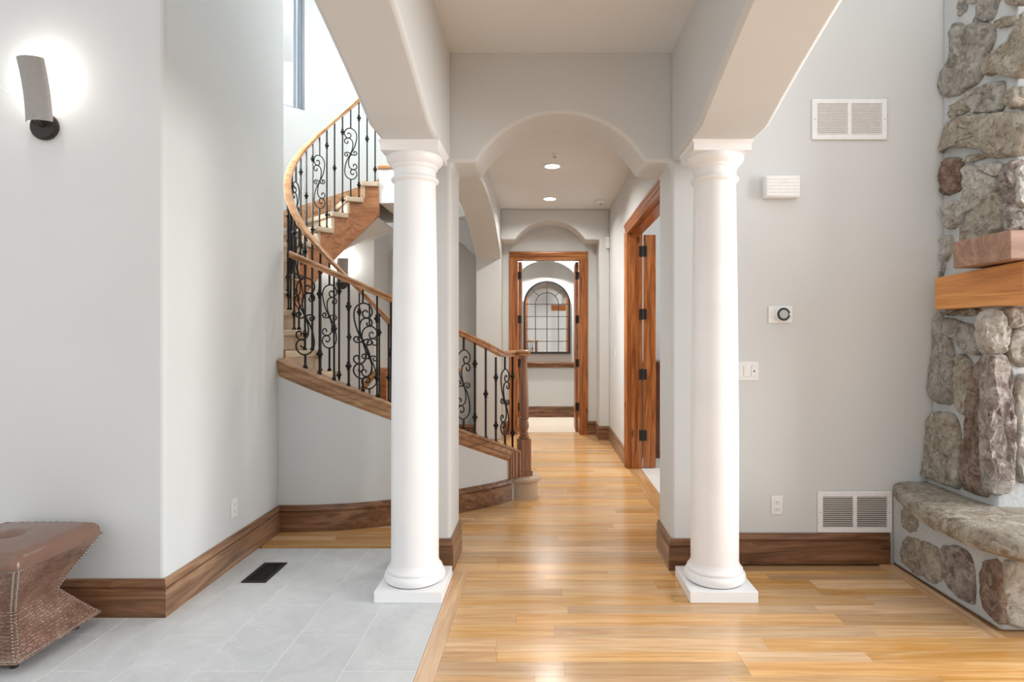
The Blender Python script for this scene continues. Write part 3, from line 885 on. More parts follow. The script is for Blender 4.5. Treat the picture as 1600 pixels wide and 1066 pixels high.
# inner railing around the well
rail_i = empty('stair_railing', (SC.x + 0.1, SC.y, 0))
tag(rail_i, 'inner spiral stair railing curling up around the stairwell', 'railing')
INV_I = Matrix.Translation(-rail_i.location)
def ip(o): o.parent = rail_i; o.matrix_parent_inverse = INV_I; return o
RB = RI + 0.035
path = []; nrmls = []
for i in range(121):
    t = 322 - (322 - 78) * i / 120
    z = nosing(t) + 0.97
    path.append((*pol(RB, t), z)); nrmls.append((math.cos(rad(t)), math.sin(rad(t))))
ip(MB().sweep(path, nrmls, RAIL).build('handrail', M['rail'], smooth=35))
q = MB().box(-0.045, 0.045, -0.045, 0.045, RISE * 2, RISE * 2 + 0.32).lathe([(0, 0.68), (0.04, 0.68), (0.03, 0.72), (0.042, 0.8), (0.028, 1.30), (0.04, 1.33), (0.055, 1.36), (0.05, 1.40), (0, 1.41)], n=20)
ip(link('newel_post', mesh_of('newel_post', q.v, q.f, M['newel'], 35), rail_i, (*pol(RB, 321), 0)))
cnt = 0
for k in range(3, NT + 1):
    t1 = TH1 - DA * (k - 1)
    for j, dt in enumerate((3.2, 10.6)):
        t = t1 - dt; z = RISE * k
        L = round((nosing(t) + 0.97 - 0.045) - z, 3)
        L = 0.90 if j else 0.99
        L = nosing(t1 - dt) + 0.925 - z
        # scrolls stand every fourth place, in step with the flight seen above
        kk = (2 * k + j)
        kind = seq[(kk - (2 * 16 + 0)) % 4]
        put_baluster(rail_i, INV_I, kind, L, pol(RB, t), z - 0.003, t)
# guard rail of the stair going down, seen through the balusters
g = empty('guard_rail', (-1.76, 6.62, 0)); tag(g, 'low reddish wood guard rail with post seen through the stair balusters', 'railing')
q = MB().box(-0.045, 0.045, -0.045, 0.045, 0, 1.0); q.build('post', M['string'], g, bev=0.004, seg=2)
MB().box(-0.08, 0.86, -0.03, 0.03, 0.985, 1.045).build('rail', M['rail'], g, bev=0.012, seg=2)
MB().tube([(-0.06, 0, 1.01), (-0.14, 0, 0.93), (-0.42, 0, 0.55)], 0.034, 10).build('sloping_rail', M['rail'], g, smooth=50)

# ------------------------------------------------------------------ doorways
CAS = [(0, 0), (0.022, 0), (0.026, 0.012), (0.026, 0.03), (0.018, 0.04), (0.018, 0.066), (0.012, 0.078), (0.012, 0.094), (0, 0.094)]
def hinge_me():
    b = MB().box(-0.04, 0.0, -0.003, 0.003, -0.055, 0.055).box(0, 0.04, -0.003, 0.003, -0.055, 0.055).lathe([(0, -0.058), (0.008, -0.058), (0.008, 0.058), (0, 0.058)], n=10)
    return mesh_of('hinge', b.v, b.f, M['hinge'])
HINGE = hinge_me()
# far doorway
d1 = empty('door_1', (0.08, 8.45, 0)); struct(d1); lab(d1, 'open wood-cased doorway at the end of the hall')
I1 = Matrix.Translation(-d1.location)
def p1(o): o.parent = d1; o.matrix_parent_inverse = I1; return o
def casing_strip(name, a, b_, out, across, mat, par):
    """moulded board from a to b_ (3-D points); out = face normal, across = direction from opening outward"""
    a = Vector(a); b_ = Vector(b_); out = Vector(out); across = Vector(across)
    n = len(CAS); v = []
    dirn = (b_ - a).normalized()
    for base, sgn in ((a, -1), (b_, 1)):
        for o_, c in CAS:
            v.append(base + out * o_ + across * (0.094 - c) )
    f = [(k, (k+1) % n, n + (k+1) % n, n + k) for k in range(n)] + [tuple(range(n))[::-1], tuple(range(n, 2*n))]
    return par(MB().add(v, f).build(name, mat, smooth=20))
casing_strip('casing', (FX0, 8.4515, 0), (FX0, 8.4515, DT), (0, -1, 0), (-1, 0, 0), M['door_z'], p1)
casing_strip('casing', (FX1, 8.4515, 0), (FX1, 8.4515, DT), (0, -1, 0), (1, 0, 0), M['door_z'], p1)
casing_strip('head_casing', (FX0 - 0.094, 8.4515, DT), (FX1 + 0.094, 8.4515, DT), (0, -1, 0), (0, 0, 1), M['door_x'], p1)
for x0, x1 in ((FX0, FX0 + 0.02), (FX1 - 0.02, FX1)):
    p1(MB().box(x0, x1, 8.43, 8.62, 0, DT).build('jamb', M['door_z']))
p1(MB().box(FX0 + 0.02, FX1 - 0.02, 8.43, 8.62, DT - 0.02, DT).build('head_jamb', M['door_x']))
for s, xh in ((1, FX0 + 0.024), (-1, FX1 - 0.024)):
    lf = p1(MB().box(min(xh, xh + s*0.044), max(xh, xh + s*0.044), 8.635, 9.08, 0.012, DT - 0.03).build('door_leaf', M['door_z'], bev=0.003, seg=2))
    for hz in (0.37, 1.0, 1.63, 2.26):
        h = link('hinge', HINGE, d1, (xh + s * 0.012, 8.626, hz), None, (0.8, 1, 1)); h.matrix_parent_inverse = I1
# doorway in the right wall of the hall
d2 = empty('door_2', (HR, 6.3, 0)); struct(d2); lab(d2, 'wood-cased doorway in the right hall wall with a glazed door standing open')
I2 = Matrix.Translation(-d2.location)
def p2(o): o.parent = d2; o.matrix_parent_inverse = I2; return o
casing_strip('casing', (HR - 0.0005, DY1, 0), (HR - 0.0005, DY1, DT), (-1, 0, 0), (0, 1, 0), M['door_z'], p2)
casing_strip('casing', (HR - 0.0005, DY0, 0), (HR - 0.0005, DY0, DT), (-1, 0, 0), (0, -1, 0), M['door_z'], p2)
casing_strip('head_casing', (HR - 0.0005, DY0 - 0.094, DT), (HR - 0.0005, DY1 + 0.094, DT), (-1, 0, 0), (0, 0, 1), M['door_y'], p2)
for y0, y1 in ((DY1 - 0.02, DY1), (DY0, DY0 + 0.02)):
    p2(MB().box(HR - 0.012, 1.045, y0, y1, 0, DT).build('jamb', M['door_z']))
    ym = y0 - 0.012 if y0 > 5 else y1
    p2(MB().box(0.93, 0.968, ym, ym + 0.012, 0, DT - 0.02).build('door_stop', M['door_z']))
p2(MB().box(HR - 0.012, 1.045, DY0 + 0.02, DY1 - 0.02, DT - 0.02, DT + 0.015).build('head_jamb', M['door_y']))
p2(MB().box(0.93, 0.968, DY0 + 0.02, DY1 - 0.02, DT - 0.033, DT - 0.02).build('head_stop', M['door_y']))
LX, LY = 1.062, 6.285             # hinge side of the open leaf; its face looks back along the hall
leaf = p2(MB().box(LX, LX + 0.125, LY, LY + 0.045, 0.012, DT - 0.03).build('door_leaf', M['door_z'], bev=0.003, seg=2))
def lp(o): o.parent = leaf; o.matrix_parent_inverse = I2; return o
lp(MB().box(LX + 0.76, LX + 0.885, LY, LY + 0.045, 0.012, DT - 0.03).build('stile', M['door_z'], bev=0.003, seg=2))
lp(MB().box(LX + 0.125, LX + 0.76, LY, LY + 0.045, DT - 0.235, DT - 0.03).build('top_rail', M['door_x'], bev=0.003, seg=2))
lp(MB().box(LX + 0.125, LX + 0.76, LY, LY + 0.045, 0.60, 0.72).build('lock_rail', M['door_x'], bev=0.003, seg=2))
lp(MB().box(LX + 0.125, LX + 0.76, LY, LY + 0.045, 0.012, 0.24).build('bottom_rail', M['door_x'], bev=0.003, seg=2))
lp(MB().box(LX + 0.125, LX + 0.76, LY + 0.015, LY + 0.033, 0.24, 0.60).box(LX + 0.16, LX + 0.725, LY + 0.004, LY + 0.02, 0.275, 0.565).build('panel', M['door_z'], bev=0.006, seg=2))
lp(MB().box(LX + 0.125, LX + 0.76, LY + 0.019, LY + 0.025, 0.72, DT - 0.235).build('pane', M['glass']))
for hz in (0.35, 0.99, 1.62, 2.28):
    h = link('hinge', HINGE, d2, (LX - 0.012, LY - 0.006, hz)); h.matrix_parent_inverse = I2
# second leaf folded back out of sight behind the wall
lf2 = p2(MB().box(LX, LX + 0.885, DY0 - 0.03, DY0 + 0.012, 0.012, DT - 0.03).build('door_leaf', M['door_z'], bev=0.003, seg=2))
# dark cabinet seen through the glazing
cab = empty('cabinet', (1.55, 7.02, 0)); tag(cab, 'dark cherry cabinet seen through the open glazed door', 'cabinet')
MB().box(-0.42, 0.42, -0.22, 0.25, 0.0, 1.06).build('body', M['desk'], cab, bev=0.004, seg=2)
MB().box(-0.45, 0.45, -0.26, 0.26, 1.06, 1.10).build('top', M['desk'], cab, bev=0.006, seg=2)
for s in (-1, 1):
    dr = MB().box(s * 0.21 - 0.19, s * 0.21 + 0.19, -0.24, -0.22, 0.08, 1.0).build('door', M['desk'], cab, bev=0.004, seg=2)
    MB().lathe([(0, -0.262), (0.012, -0.262), (0.012, -0.24), (0, -0.24)], (s * 0.05, 0, 0.6), 12, 'y').build('knob', M['bronze'], dr, smooth=40)

# ------------------------------------------------------------------ far niche: ledge, mirror
lg = tag(MB().box(-0.416, 0.536, yf - 0.035, yf + 0.236, NZ + 0.001, NZ + 0.035).box(-0.45, 0.57, yf - 0.03, yf - 0.001, NZ - 0.05, NZ + 0.001).build('ledge', M['alder_x'], bev=0.006, seg=2), 'wood ledge across the bottom of the far niche', 'ledge')
mr = empty('arched_mirror', (0.073, yf + 0.235, 1.08)); tag(mr, 'arched black-framed window mirror hanging in the far niche', 'mirror')
mw, mh, rr = 0.405, 1.265, 0.405
def arch_outline(w, h, n=28):
    P = [(-w, 0), (w, 0)]
    for i in range(n + 1):
        a = math.pi * i / n
        P.append((w * math.cos(a), h - w + w * math.sin(a)))
    return P
MB().prism(arch_outline(mw - 0.008, mh - 0.008), 'y', -0.02, -0.006).build('glass', M['mirror'], mr)
out_, in_ = arch_outline(mw, mh), [(x, z + 0.032) for x, z in arch_outline(mw - 0.032, mh - 0.064)]
v = []; f = []; n = len(out_)
for P, yy in ((out_, -0.04), (in_, -0.04), (in_, -0.004), (out_, -0.004)): v += [(x, yy, z) for x, z in P]
for q in range(4):
    for i in range(n):
        f.append((q*n+i, q*n+(i+1) % n, ((q+1) % 4)*n+(i+1) % n, ((q+1) % 4)*n+i))
MB().add(v, f).build('frame', M['black'], mr)
mb_ = 0.0065
def bar(x0, z0, x1, z1):
    MB().tube([(x0, -0.028, z0), (x1, -0.028, z1)], mb_, 6).build('muntin', M['black'], mr)
zsp = mh - mw
for xx in (-0.2, 0.2): bar(xx, 0.015, xx, zsp)
bar(0, 0.015, 0, mh - 0.01)
for i in range(4): bar(-mw + 0.01, zsp - i * 0.215, mw - 0.01, zsp - i * 0.215)
MB().tube([(0.2 * math.cos(math.pi * i / 20), -0.028, zsp + 0.2 * math.sin(math.pi * i / 20)) for i in range(21)], mb_, 6).build('muntin', M['black'], mr)
for a in (45, 135): bar(0.2 * math.cos(rad(a)), zsp + 0.2 * math.sin(rad(a)), 0.39 * math.cos(rad(a)), zsp + 0.39 * math.sin(rad(a)))

# ------------------------------------------------------------------ lamps
def sconce(loc, rotz, text, power):
    t = empty('wall_sconce', loc, rotz); tag(t, text, 'sconce', 'curved bronze wall sconces')
    # local -y points into the room
    MB().lathe([(0, 0), (0.066, 0), (0.068, -0.006), (0.068, -0.018), (0.060, -0.024), (0, -0.026)], n=36, axis='y').build('backplate', M['bronze'], t, smooth=35)
    MB().tube([(0, -0.02, 0.0), (0, -0.05, 0.012), (0, -0.062, 0.035)], 0.013, 10).build('arm', M['bronze'], t, smooth=50)
    # shade: a bowed half pipe leaning out at the top
    v = []; f = []; n = 14; m_ = 16
    for s_ in range(2):
        for j in range(m_ + 1):
            u = j / m_
            z = 0.012 + 0.290 * u
            lean = 0.045 + 0.01 * u + 0.042 * u * u
            for i in range(n + 1):
                a = rad(-82 + 164 * i / n)
                R_ = 0.067 - s_ * 0.003
                v.append((R_ * math.sin(a), -(lean + R_ * 0.55 * math.cos(a) - 0.01), z))
    k = (n + 1) * (m_ + 1)
    for s_ in range(2):
        for j in range(m_):
            for i in range(n):
                q0 = s_ * k + j * (n + 1) + i
                f.append((q0, q0 + 1, q0 + n + 2, q0 + n + 1))
    for i in range(n):
        f.append((i, i + 1, k + i + 1, k + i)); e = m_ * (n + 1)
        f.append((e + i, e + i + 1, k + e + i + 1, k + e + i))
    for j in range(m_):
        a0, a1 = j * (n + 1), (j + 1) * (n + 1)
        f.append((a0, a1, k + a1, k + a0)); f.append((a0 + n, a1 + n, k + a1 + n, k + a0 + n))
    MB().add(v, f).build('shade', M['sconce'], t, smooth=50)
    MB().lathe([(0, 0.06), (0.012, 0.065), (0.014, 0.09), (0.014, 0.20), (0.010, 0.225), (0, 0.23)], (0, -0.045, 0), 12).build('bulb', M['bulb'], t, smooth=50)
    d = bpy.data.lights.new('sconce_light', 'POINT'); d.energy = power; d.color = (1, 0.96, 0.9); d.shadow_soft_size = 0.02
    for zz in (0.25,):
        l = bpy.data.objects.new('sconce_light', d); C.objects.link(l); l.parent = t; l.location = (0, -0.06, zz)
    return t
sconce((-2.474, WLY, 2.437), 0, 'curved bronze wall sconce glowing high on the foyer wall above the ottoman', 3.2)
ps = pol(RW, 115.0)
sconce((ps[0], ps[1], 2.03), rad(115.0 - 90), 'curved bronze wall sconce glowing under the upper stair flight', 5.0)

def can(x, y, text, power, z=ZC, grp='recessed ceiling lights'):
    t = empty('recessed_light', (x, y, z)); tag(t, text, 'ceiling light', grp)
    MB().lathe([(0.074, 0.0), (0.092, 0.0), (0.092, -0.006), (0.074, -0.010), (0.074, 0.0)], n=32).build('trim_ring', M['white'], t, smooth=40)
    MB().lathe([(0, -0.003), (0.074, -0.003), (0.074, -0.0005), (0, -0.0005)], n=32).build('lens', M['lamp'], t)
    l = area_light('recessed_lamp', (0, 0, -0.012), (0, 0, 0), 0.13, 0.13, power, (1, 0.96, 0.9), 'DISK', 150)
    l.parent = t
    return t
can(0.095, 5.95, 'nearer recessed light in the hall ceiling', 17)
can(0.087, 7.37, 'farther recessed light in the hall ceiling', 17)
can(0.07, yf - 0.32, 'recessed light washing the niche wall in the far room', 44)
# sprinklers and smoke alarm
for yy, txt in ((5.55, 'small ceiling sprinkler in front of the nearer recessed light'), (7.9, 'small ceiling sprinkler close to the far arch')):
    t = empty('sprinkler', (0.11, yy, ZC)); tag(t, txt, 'sprinkler', 'ceiling sprinklers')
    MB().lathe([(0, 0), (0.034, 0), (0.030, -0.008), (0.010, -0.010), (0.010, -0.028), (0, -0.03)], n=20).build('escutcheon', M['plastic'], t, smooth=40)
    MB().lathe([(0, -0.04), (0.016, -0.04), (0.016, -0.036), (0, -0.03)], n=12).build('deflector', M['dial'], t)
t = empty('smoke_alarm', (0.72, 7.5, ZC)); tag(t, 'round white smoke alarm in the hall ceiling corner', 'smoke alarm')
MB().lathe([(0, 0), (0.07, 0), (0.07, -0.018), (0.055, -0.034), (0, -0.036)], n=28).build('cover', M['plastic'], t, smooth=40)
MB().lathe([(0, -0.036), (0.012, -0.036), (0.012, -0.046), (0, -0.046)], (0.01, 0, 0), 10).build('sensor', M['dial'], t)

# ------------------------------------------------------------------ wall devices
def grille(x0, x1, z0, z1, text):
    t = empty('air_grille', ((x0 + x1) / 2, YW, z0)); tag(t, text, 'grille', 'white return air grilles')
    w, h = x1 - x0, z1 - z0; e = 0.03
    b = MB()
    P = [(-w/2, 0), (w/2, 0), (w/2, h), (-w/2, h)]; Q = [(-w/2+e, e), (w/2-e, e), (w/2-e, h-e), (-w/2+e, h-e)]
    v = [(p[0], -0.004, p[1]) for p in P] + [(p[0]*0.99, -0.012, p[1] + (0.004 if p[1] < h/2 else -0.004)) for p in P] + [(q[0], -0.012, q[1]) for q in Q] + [(q[0], -0.001, q[1]) for q in Q]
    f = []
    for r in range(3):
        for i in range(4):
            j = (i + 1) % 4; f.append((r*4+i, r*4+j, r*4+4+j, r*4+4+i))
    b.add(v, f); b.build('frame', M['grille'], t)
    MB().box(-0.011, 0.011, -0.012, -0.001, e, h - e).build('mullion', M['grille'], t)
    MB().box(-w/2 + e, w/2 - e, -0.0015, -0.0005, e, h - e).build('backing', M['dark_gap'], t)
    n = 15; pitch = (h - 2 * e) / n
    lw = w/2 - e - 0.011
    lv = MB().add([(-lw/2, -0.003, -pitch*1.0), (lw/2, -0.003, -pitch*1.0), (lw/2, -0.011, -pitch*0.36), (-lw/2, -0.011, -pitch*0.36),
                   (-lw/2, -0.003, -pitch*0.86), (lw/2, -0.003, -pitch*0.86), (lw/2, -0.0115, -pitch*0.20), (-lw/2, -0.0115, -pitch*0.20)],
                  [(0,1,2,3),(4,7,6,5),(0,4,5,1),(2,6,7,3),(0,3,7,4),(1,5,6,2)])
    me = mesh_of('louver', lv.v, lv.f, M['grille'])
    for s in (-1, 1):
        for i in range(n):
            link('louver', me, t, (s * (0.011 + lw / 2), 0, e + pitch * (i + 1)))
    for s in (-1, 1):
        MB().lathe([(0, -0.0135), (0.004, -0.0132), (0.004, -0.012), (0, -0.012)], (s * (w/2 - e/2), 0, h/2), 8, 'y').build('screw', M['dial'], t)
grille(1.65, 2.108, 2.597, 2.85, 'white air grille high on the great room wall')
grille(1.685, 2.140, 0.189, 0.442, 'white air grille just above the baseboard beside the hearth')
# door chime
t = empty('door_chime', (1.452, YW, 2.229)); tag(t, 'white ribbed door chime box on the wall right of the column', 'door chime')
MB().box(-0.105, 0.105, -0.06, -0.0005, 0.006, 0.138).build('cover', M['plastic'], t, bev=0.008, seg=3)
for i in range(6): MB().box(-0.098, 0.098, -0.0635, -0.059, 0.014 + i * 0.02, 0.029 + i * 0.02).build('rib', M['plastic'], t, bev=0.002, seg=2)
# thermostat
t = empty('thermostat', (1.458, YW, 1.474)); tag(t, 'round dial thermostat on a white rectangular plate', 'thermostat')
MB().box(-0.075, 0.075, -0.008, -0.0005, 0, 0.106).build('plate', M['plastic'], t, bev=0.004, seg=2)
MB().lathe([(0, -0.008), (0.046, -0.008), (0.046, -0.03), (0.041, -0.034), (0, -0.034)], (0.008, 0, 0.054), 36, 'y').build('body', M['plastic'], t, smooth=35)
MB().lathe([(0.028, -0.034), (0.040, -0.034), (0.038, -0.040), (0.029, -0.040), (0.028, -0.034)], (0.008, 0, 0.054), 36, 'y').build('ring', M['black'], t, smooth=35)
MB().lathe([(0, -0.034), (0.028, -0.034), (0.027, -0.038), (0, -0.039)], (0.008, 0, 0.054), 30, 'y').build('dial', M['dial'], t, smooth=35)
MB().box(0.040, 0.050, -0.041, -0.037, 0.047, 0.061).build('pointer', M['plastic'], t)
# switches
t = empty('light_switch', (1.248, YW, 1.122)); tag(t, 'white three-gang switch plate half hidden by the right column', 'switch')
MB().box(-0.078, 0.078, -0.006, -0.0005, 0, 0.117).build('plate', M['plastic'], t, bev=0.003, seg=2)
for i, xx in enumerate((-0.047, 0.0, 0.047)):
    r_ = MB().box(xx - 0.0165, xx + 0.0165, -0.010, -0.005, 0.025, 0.092).build('rocker', M['plastic'], t, bev=0.0015, seg=2)
MB().lathe([(0, -0.012), (0.005, -0.012), (0.005, -0.0095), (0, -0.0095)], (0.047, 0, 0.058), 10, 'y').build('indicator', M['black'], t)
def outlet(name, loc, rz, text):
    t = empty(name, loc, rz); tag(t, text, 'outlet')
    MB().box(-0.0355, 0.0355, -0.006, -0.0005, 0, 0.115).build('plate', M['plastic'], t, bev=0.003, seg=2)
    for zz in (0.036, 0.079):
        rc = MB().box(-0.0165, 0.0165, -0.0085, -0.005, zz - 0.015, zz + 0.015).build('receptacle', M['plastic'], t, bev=0.003, seg=2)
        MB().box(-0.0075, -0.0055, -0.009, -0.0083, zz - 0.004, zz + 0.007).box(0.0055, 0.0075, -0.009, -0.0083, zz - 0.003, zz + 0.006).box(-0.002, 0.002, -0.009, -0.0083, zz - 0.011, zz - 0.007).build('slot', M['dark_gap'], rc)
    return t
outlet('wall_outlet', (1.437, YW, 0.300), 0, 'white wall outlet on the great room wall right of the column')
outlet('wall_outlet', (WLX, 3.655, 0.29), rad(90), 'white wall outlet on the foyer return wall above the baseboard')
t = empty('light_switch', (HR, 7.33, 1.13), rad(-90)); tag(t, 'small white switch plate on the right hall wall past the doorway', 'switch')
MB().box(-0.036, 0.036, -0.006, -0.0005, 0, 0.117).build('plate', M['plastic'], t, bev=0.003, seg=2)
MB().box(-0.0165, 0.0165, -0.010, -0.005, 0.025, 0.092).build('rocker', M['plastic'], t, bev=0.0015, seg=2)
t = empty('motion_sensor', (0.868, 8.0, 2.56)); tag(t, 'small white sensor box on the hall pilaster near the ceiling', 'sensor')
MB().box(-0.032, 0.022, -0.05, -0.0005, 0, 0.15).build('housing', M['plastic'], t, bev=0.006, seg=2)
MB().box(-0.026, 0.016, -0.053, -0.049, 0.02, 0.07).build('lens', M['white'], t)
# floor register
t = empty('floor_register', (-1.636, 3.53, 0)); tag(t, 'black metal floor register set in the grey tile', 'vent')
b = MB(); b.box(-0.07, 0.07, -0.145, -0.125, 0.0005, 0.006).box(-0.07, 0.07, 0.125, 0.145, 0.0005, 0.006).box(-0.07, -0.052, -0.125, 0.125, 0.0005, 0.006).box(0.052, 0.07, -0.125, 0.125, 0.0005, 0.006)
b.build('frame', M['bronze'], t)
MB().box(-0.052, 0.052, -0.125, 0.125, 0.0003, 0.0012).build('pan', M['black'], t)
b = MB()
for i in range(5): b.box(-0.052 + i * 0.0235, -0.042 + i * 0.0235, -0.125, 0.125, 0.0012, 0.004)
for i in range(9): b.box(-0.052, 0.052, -0.112 + i * 0.027, -0.104 + i * 0.027, 0.0012, 0.0045)
b.build('lattice', M['iron'], t)

# ------------------------------------------------------------------ ottoman
ot = empty('ottoman', (-2.392, 2.69, 0)); tag(ot, 'brown embossed leather hourglass ottoman with nailhead trim against the foyer wall', 'ottoman')
def lv_half(z):
    if z <= 0.215: u = (z - 0.05) / 0.165; return 0.24 - 0.118 * u ** 0.92
    u = (z - 0.215) / 0.22; return 0.122 + 0.118 * u ** 1.08
zs = [0.05, 0.075, 0.1, 0.14, 0.18, 0.205, 0.215, 0.225, 0.25, 0.3, 0.35, 0.40, 0.435]
v = []; f = []; NS = 10
for z in zs:
    h = lv_half(z)
    ring = []
    for s_ in range(4):
        for i in range(NS):
            u = -1 + 2 * i / NS
            bow = 0.004 * (1 - u * u)
            x, y_ = u * h, -(h + bow)
            for _ in range(s_): x, y_ = -y_, x
            ring.append((x, y_, z))
    v += ring
R4 = 4 * NS
for k in range(len(zs) - 1):
    for i in range(R4):
        j = (i + 1) % R4; f.append((k*R4+i, k*R4+j, (k+1)*R4+j, (k+1)*R4+i))
f += [tuple(range(R4))[::-1], tuple((len(zs)-1)*R4+i for i in range(R4))]
MB().add(v, f).build('body', M['leather'], ot, smooth=32)
# cushion with a tufted centre and pleated corners
n = 36; v = []; f = []
def cush(i, j):
    u, w_ = -1 + 2 * i / n, -1 + 2 * j / n
    e = max(abs(u), abs(w_)); hx = 0.248
    edge = 1 - max(0, (e - 0.80) / 0.20) ** 2.2
    z = 0.436 + 0.058 * max(0, edge) ** 0.55 + 0.016 * (1 - u * u) * (1 - w_ * w_)
    r_ = math.hypot(u, w_)
    z -= 0.036 * math.exp(-(r_ / 0.17) ** 2) * (1 + 0.12 * math.cos(8 * math.atan2(w_, u)))
    if e > 0.72: z += 0.0055 * math.sin((u + w_ if abs(abs(u) - abs(w_)) < 0.0 else (w_ if abs(u) > abs(w_) else u)) * 46) * (e - 0.72) / 0.28
    c = min(1, abs(u * w_)) ** 4
    return (u * hx * (1 - 0.035 * c), w_ * hx * (1 - 0.035 * c), z)
for i in range(n + 1):
    for j in range(n + 1): v.append(cush(i, j))
for i in range(n):
    for j in range(n):
        a = i * (n + 1) + j; f.append((a, a + n + 1, a + n + 2, a + 1))
base0 = len(v)
rim = [(i, 0) for i in range(n)] + [(n, j) for j in range(n)] + [(n - i, n) for i in range(n)] + [(0, n - j) for j in range(n)]
for (i, j) in rim:
    p = cush(i, j); v.append((p[0] * 0.985, p[1] * 0.985, 0.428))
L_ = len(rim)
for q in range(L_):
    a = rim[q][0] * (n + 1) + rim[q][1]; b2 = rim[(q+1) % L_][0] * (n + 1) + rim[(q+1) % L_][1]
    f.append((a, b2, base0 + (q+1) % L_, base0 + q))
f.append(tuple(base0 + q for q in range(L_)))
cu = MB().add(v, f).build('cushion', M['leather_top'], ot, smooth=60)
MB().lathe([(0, 0.462), (0.016, 0.464), (0.018, 0.470), (0.012, 0.477), (0, 0.479)], n=16).build('button', M['button'], cu, smooth=50)
b = MB()
nprof_ = [(0.0046, 0.0), (0.0036, 0.0028), (0, 0.0038)]
def nail(p, nrm_):
    nrm_ = Vector(nrm_).normalized(); a = nrm_.orthogonal().normalized(); c = nrm_.cross(a); p = Vector(p)
    vv = []
    for r_, h_ in nprof_[:2]:
        for i in range(6):
            g_ = 2 * math.pi * i / 6; vv.append(p + a * r_ * math.cos(g_) + c * r_ * math.sin(g_) + nrm_ * h_)
    vv.append(p + nrm_ * 0.0038)
    ff = [(i, (i+1) % 6, 6 + (i+1) % 6, 6 + i) for i in range(6)] + [(6 + i, 6 + (i+1) % 6, 12) for i in range(6)]
    b.add(vv, ff)
def rot4(p, s_):
    x, y_, z = p
    for _ in range(s_): x, y_ = -y_, x
    return (x, y_, z)
for s_ in range(4):
    for zz in (0.058, 0.428):
        m_ = 40
        for i in range(m_ + 1):
            u = -0.97 + 1.94 * i / m_; h = lv_half(zz)
            nail(rot4((u * h, -(h + 0.004 * (1 - u * u) + 0.0005), zz), s_), rot4((0, -1, 0), s_))
    m_ = 34
    for i in range(m_ + 1):
        zz = 0.066 + (0.42 - 0.066) * i / m_; h = lv_half(zz)
        for u in (-1, 1):
            nail(rot4((u * (h - 0.010), -(h + 0.001), zz), s_), rot4((0, -1, 0), s_))
nh = b.build('nailhead_trim', M['nail'], ot, smooth=60); nh['kind'] = 'stuff'
for sx in (-1, 1):
    for sy in (-1, 1):
        MB().lathe([(0, 0), (0.014, 0), (0.018, 0.02), (0.018, 0.052), (0, 0.052)], (sx * 0.165, sy * 0.165, 0), 14).build('foot', M['black'], ot, smooth=40)

# ------------------------------------------------------------------ fireplace
fp = empty('fireplace', (2.8, 3.2, 0)); tag(fp, 'rustic stone fireplace with hearth slab and timber mantel at the right edge', 'fireplace')
IF = Matrix.Translation(-fp.location)
def fpp(o): o.parent = fp; o.matrix_parent_inverse = IF; return o
def Xs(z): return 2.435 if z >= 1.8 else 2.335 + 0.10 * max(0.0, (z - 0.55)) / 1.25       # leaning side face
YC = 3.10                                                                                  # front face of the chimney breast
prof_z = [0.0, 0.55, 0.9, 1.3, 1.8, 2.6, ZT]
v = []; f = []
for z in prof_z:
    xs = Xs(z) + 0.03
    v += [(xs, YC + 0.03, z), (4.6, YC + 0.03, z), (4.6, YW - 0.001, z), (xs - 0.012, YW - 0.001, z)]
for i in range(len(prof_z) - 1):
    for k in range(4):
        l = (k + 1) % 4; f.append((i*4+k, i*4+l, i*4+4+l, i*4+4+k))
f += [(3, 2, 1, 0), tuple(len(prof_z)*4-4+k for k in range(4))]
core = fpp(MB().add(v, f).build('chimney_mortar', M['mortar'], bev=0.02))
HX = 2.165
fpp(MB().prism([(HX, 2.83), (4.6, 2.83), (4.6, YW - 0.001), (HX - 0.02, YW - 0.001)], 'z', 0, 0.43).build('hearth_mortar', M['mortar'], bev=0.02))

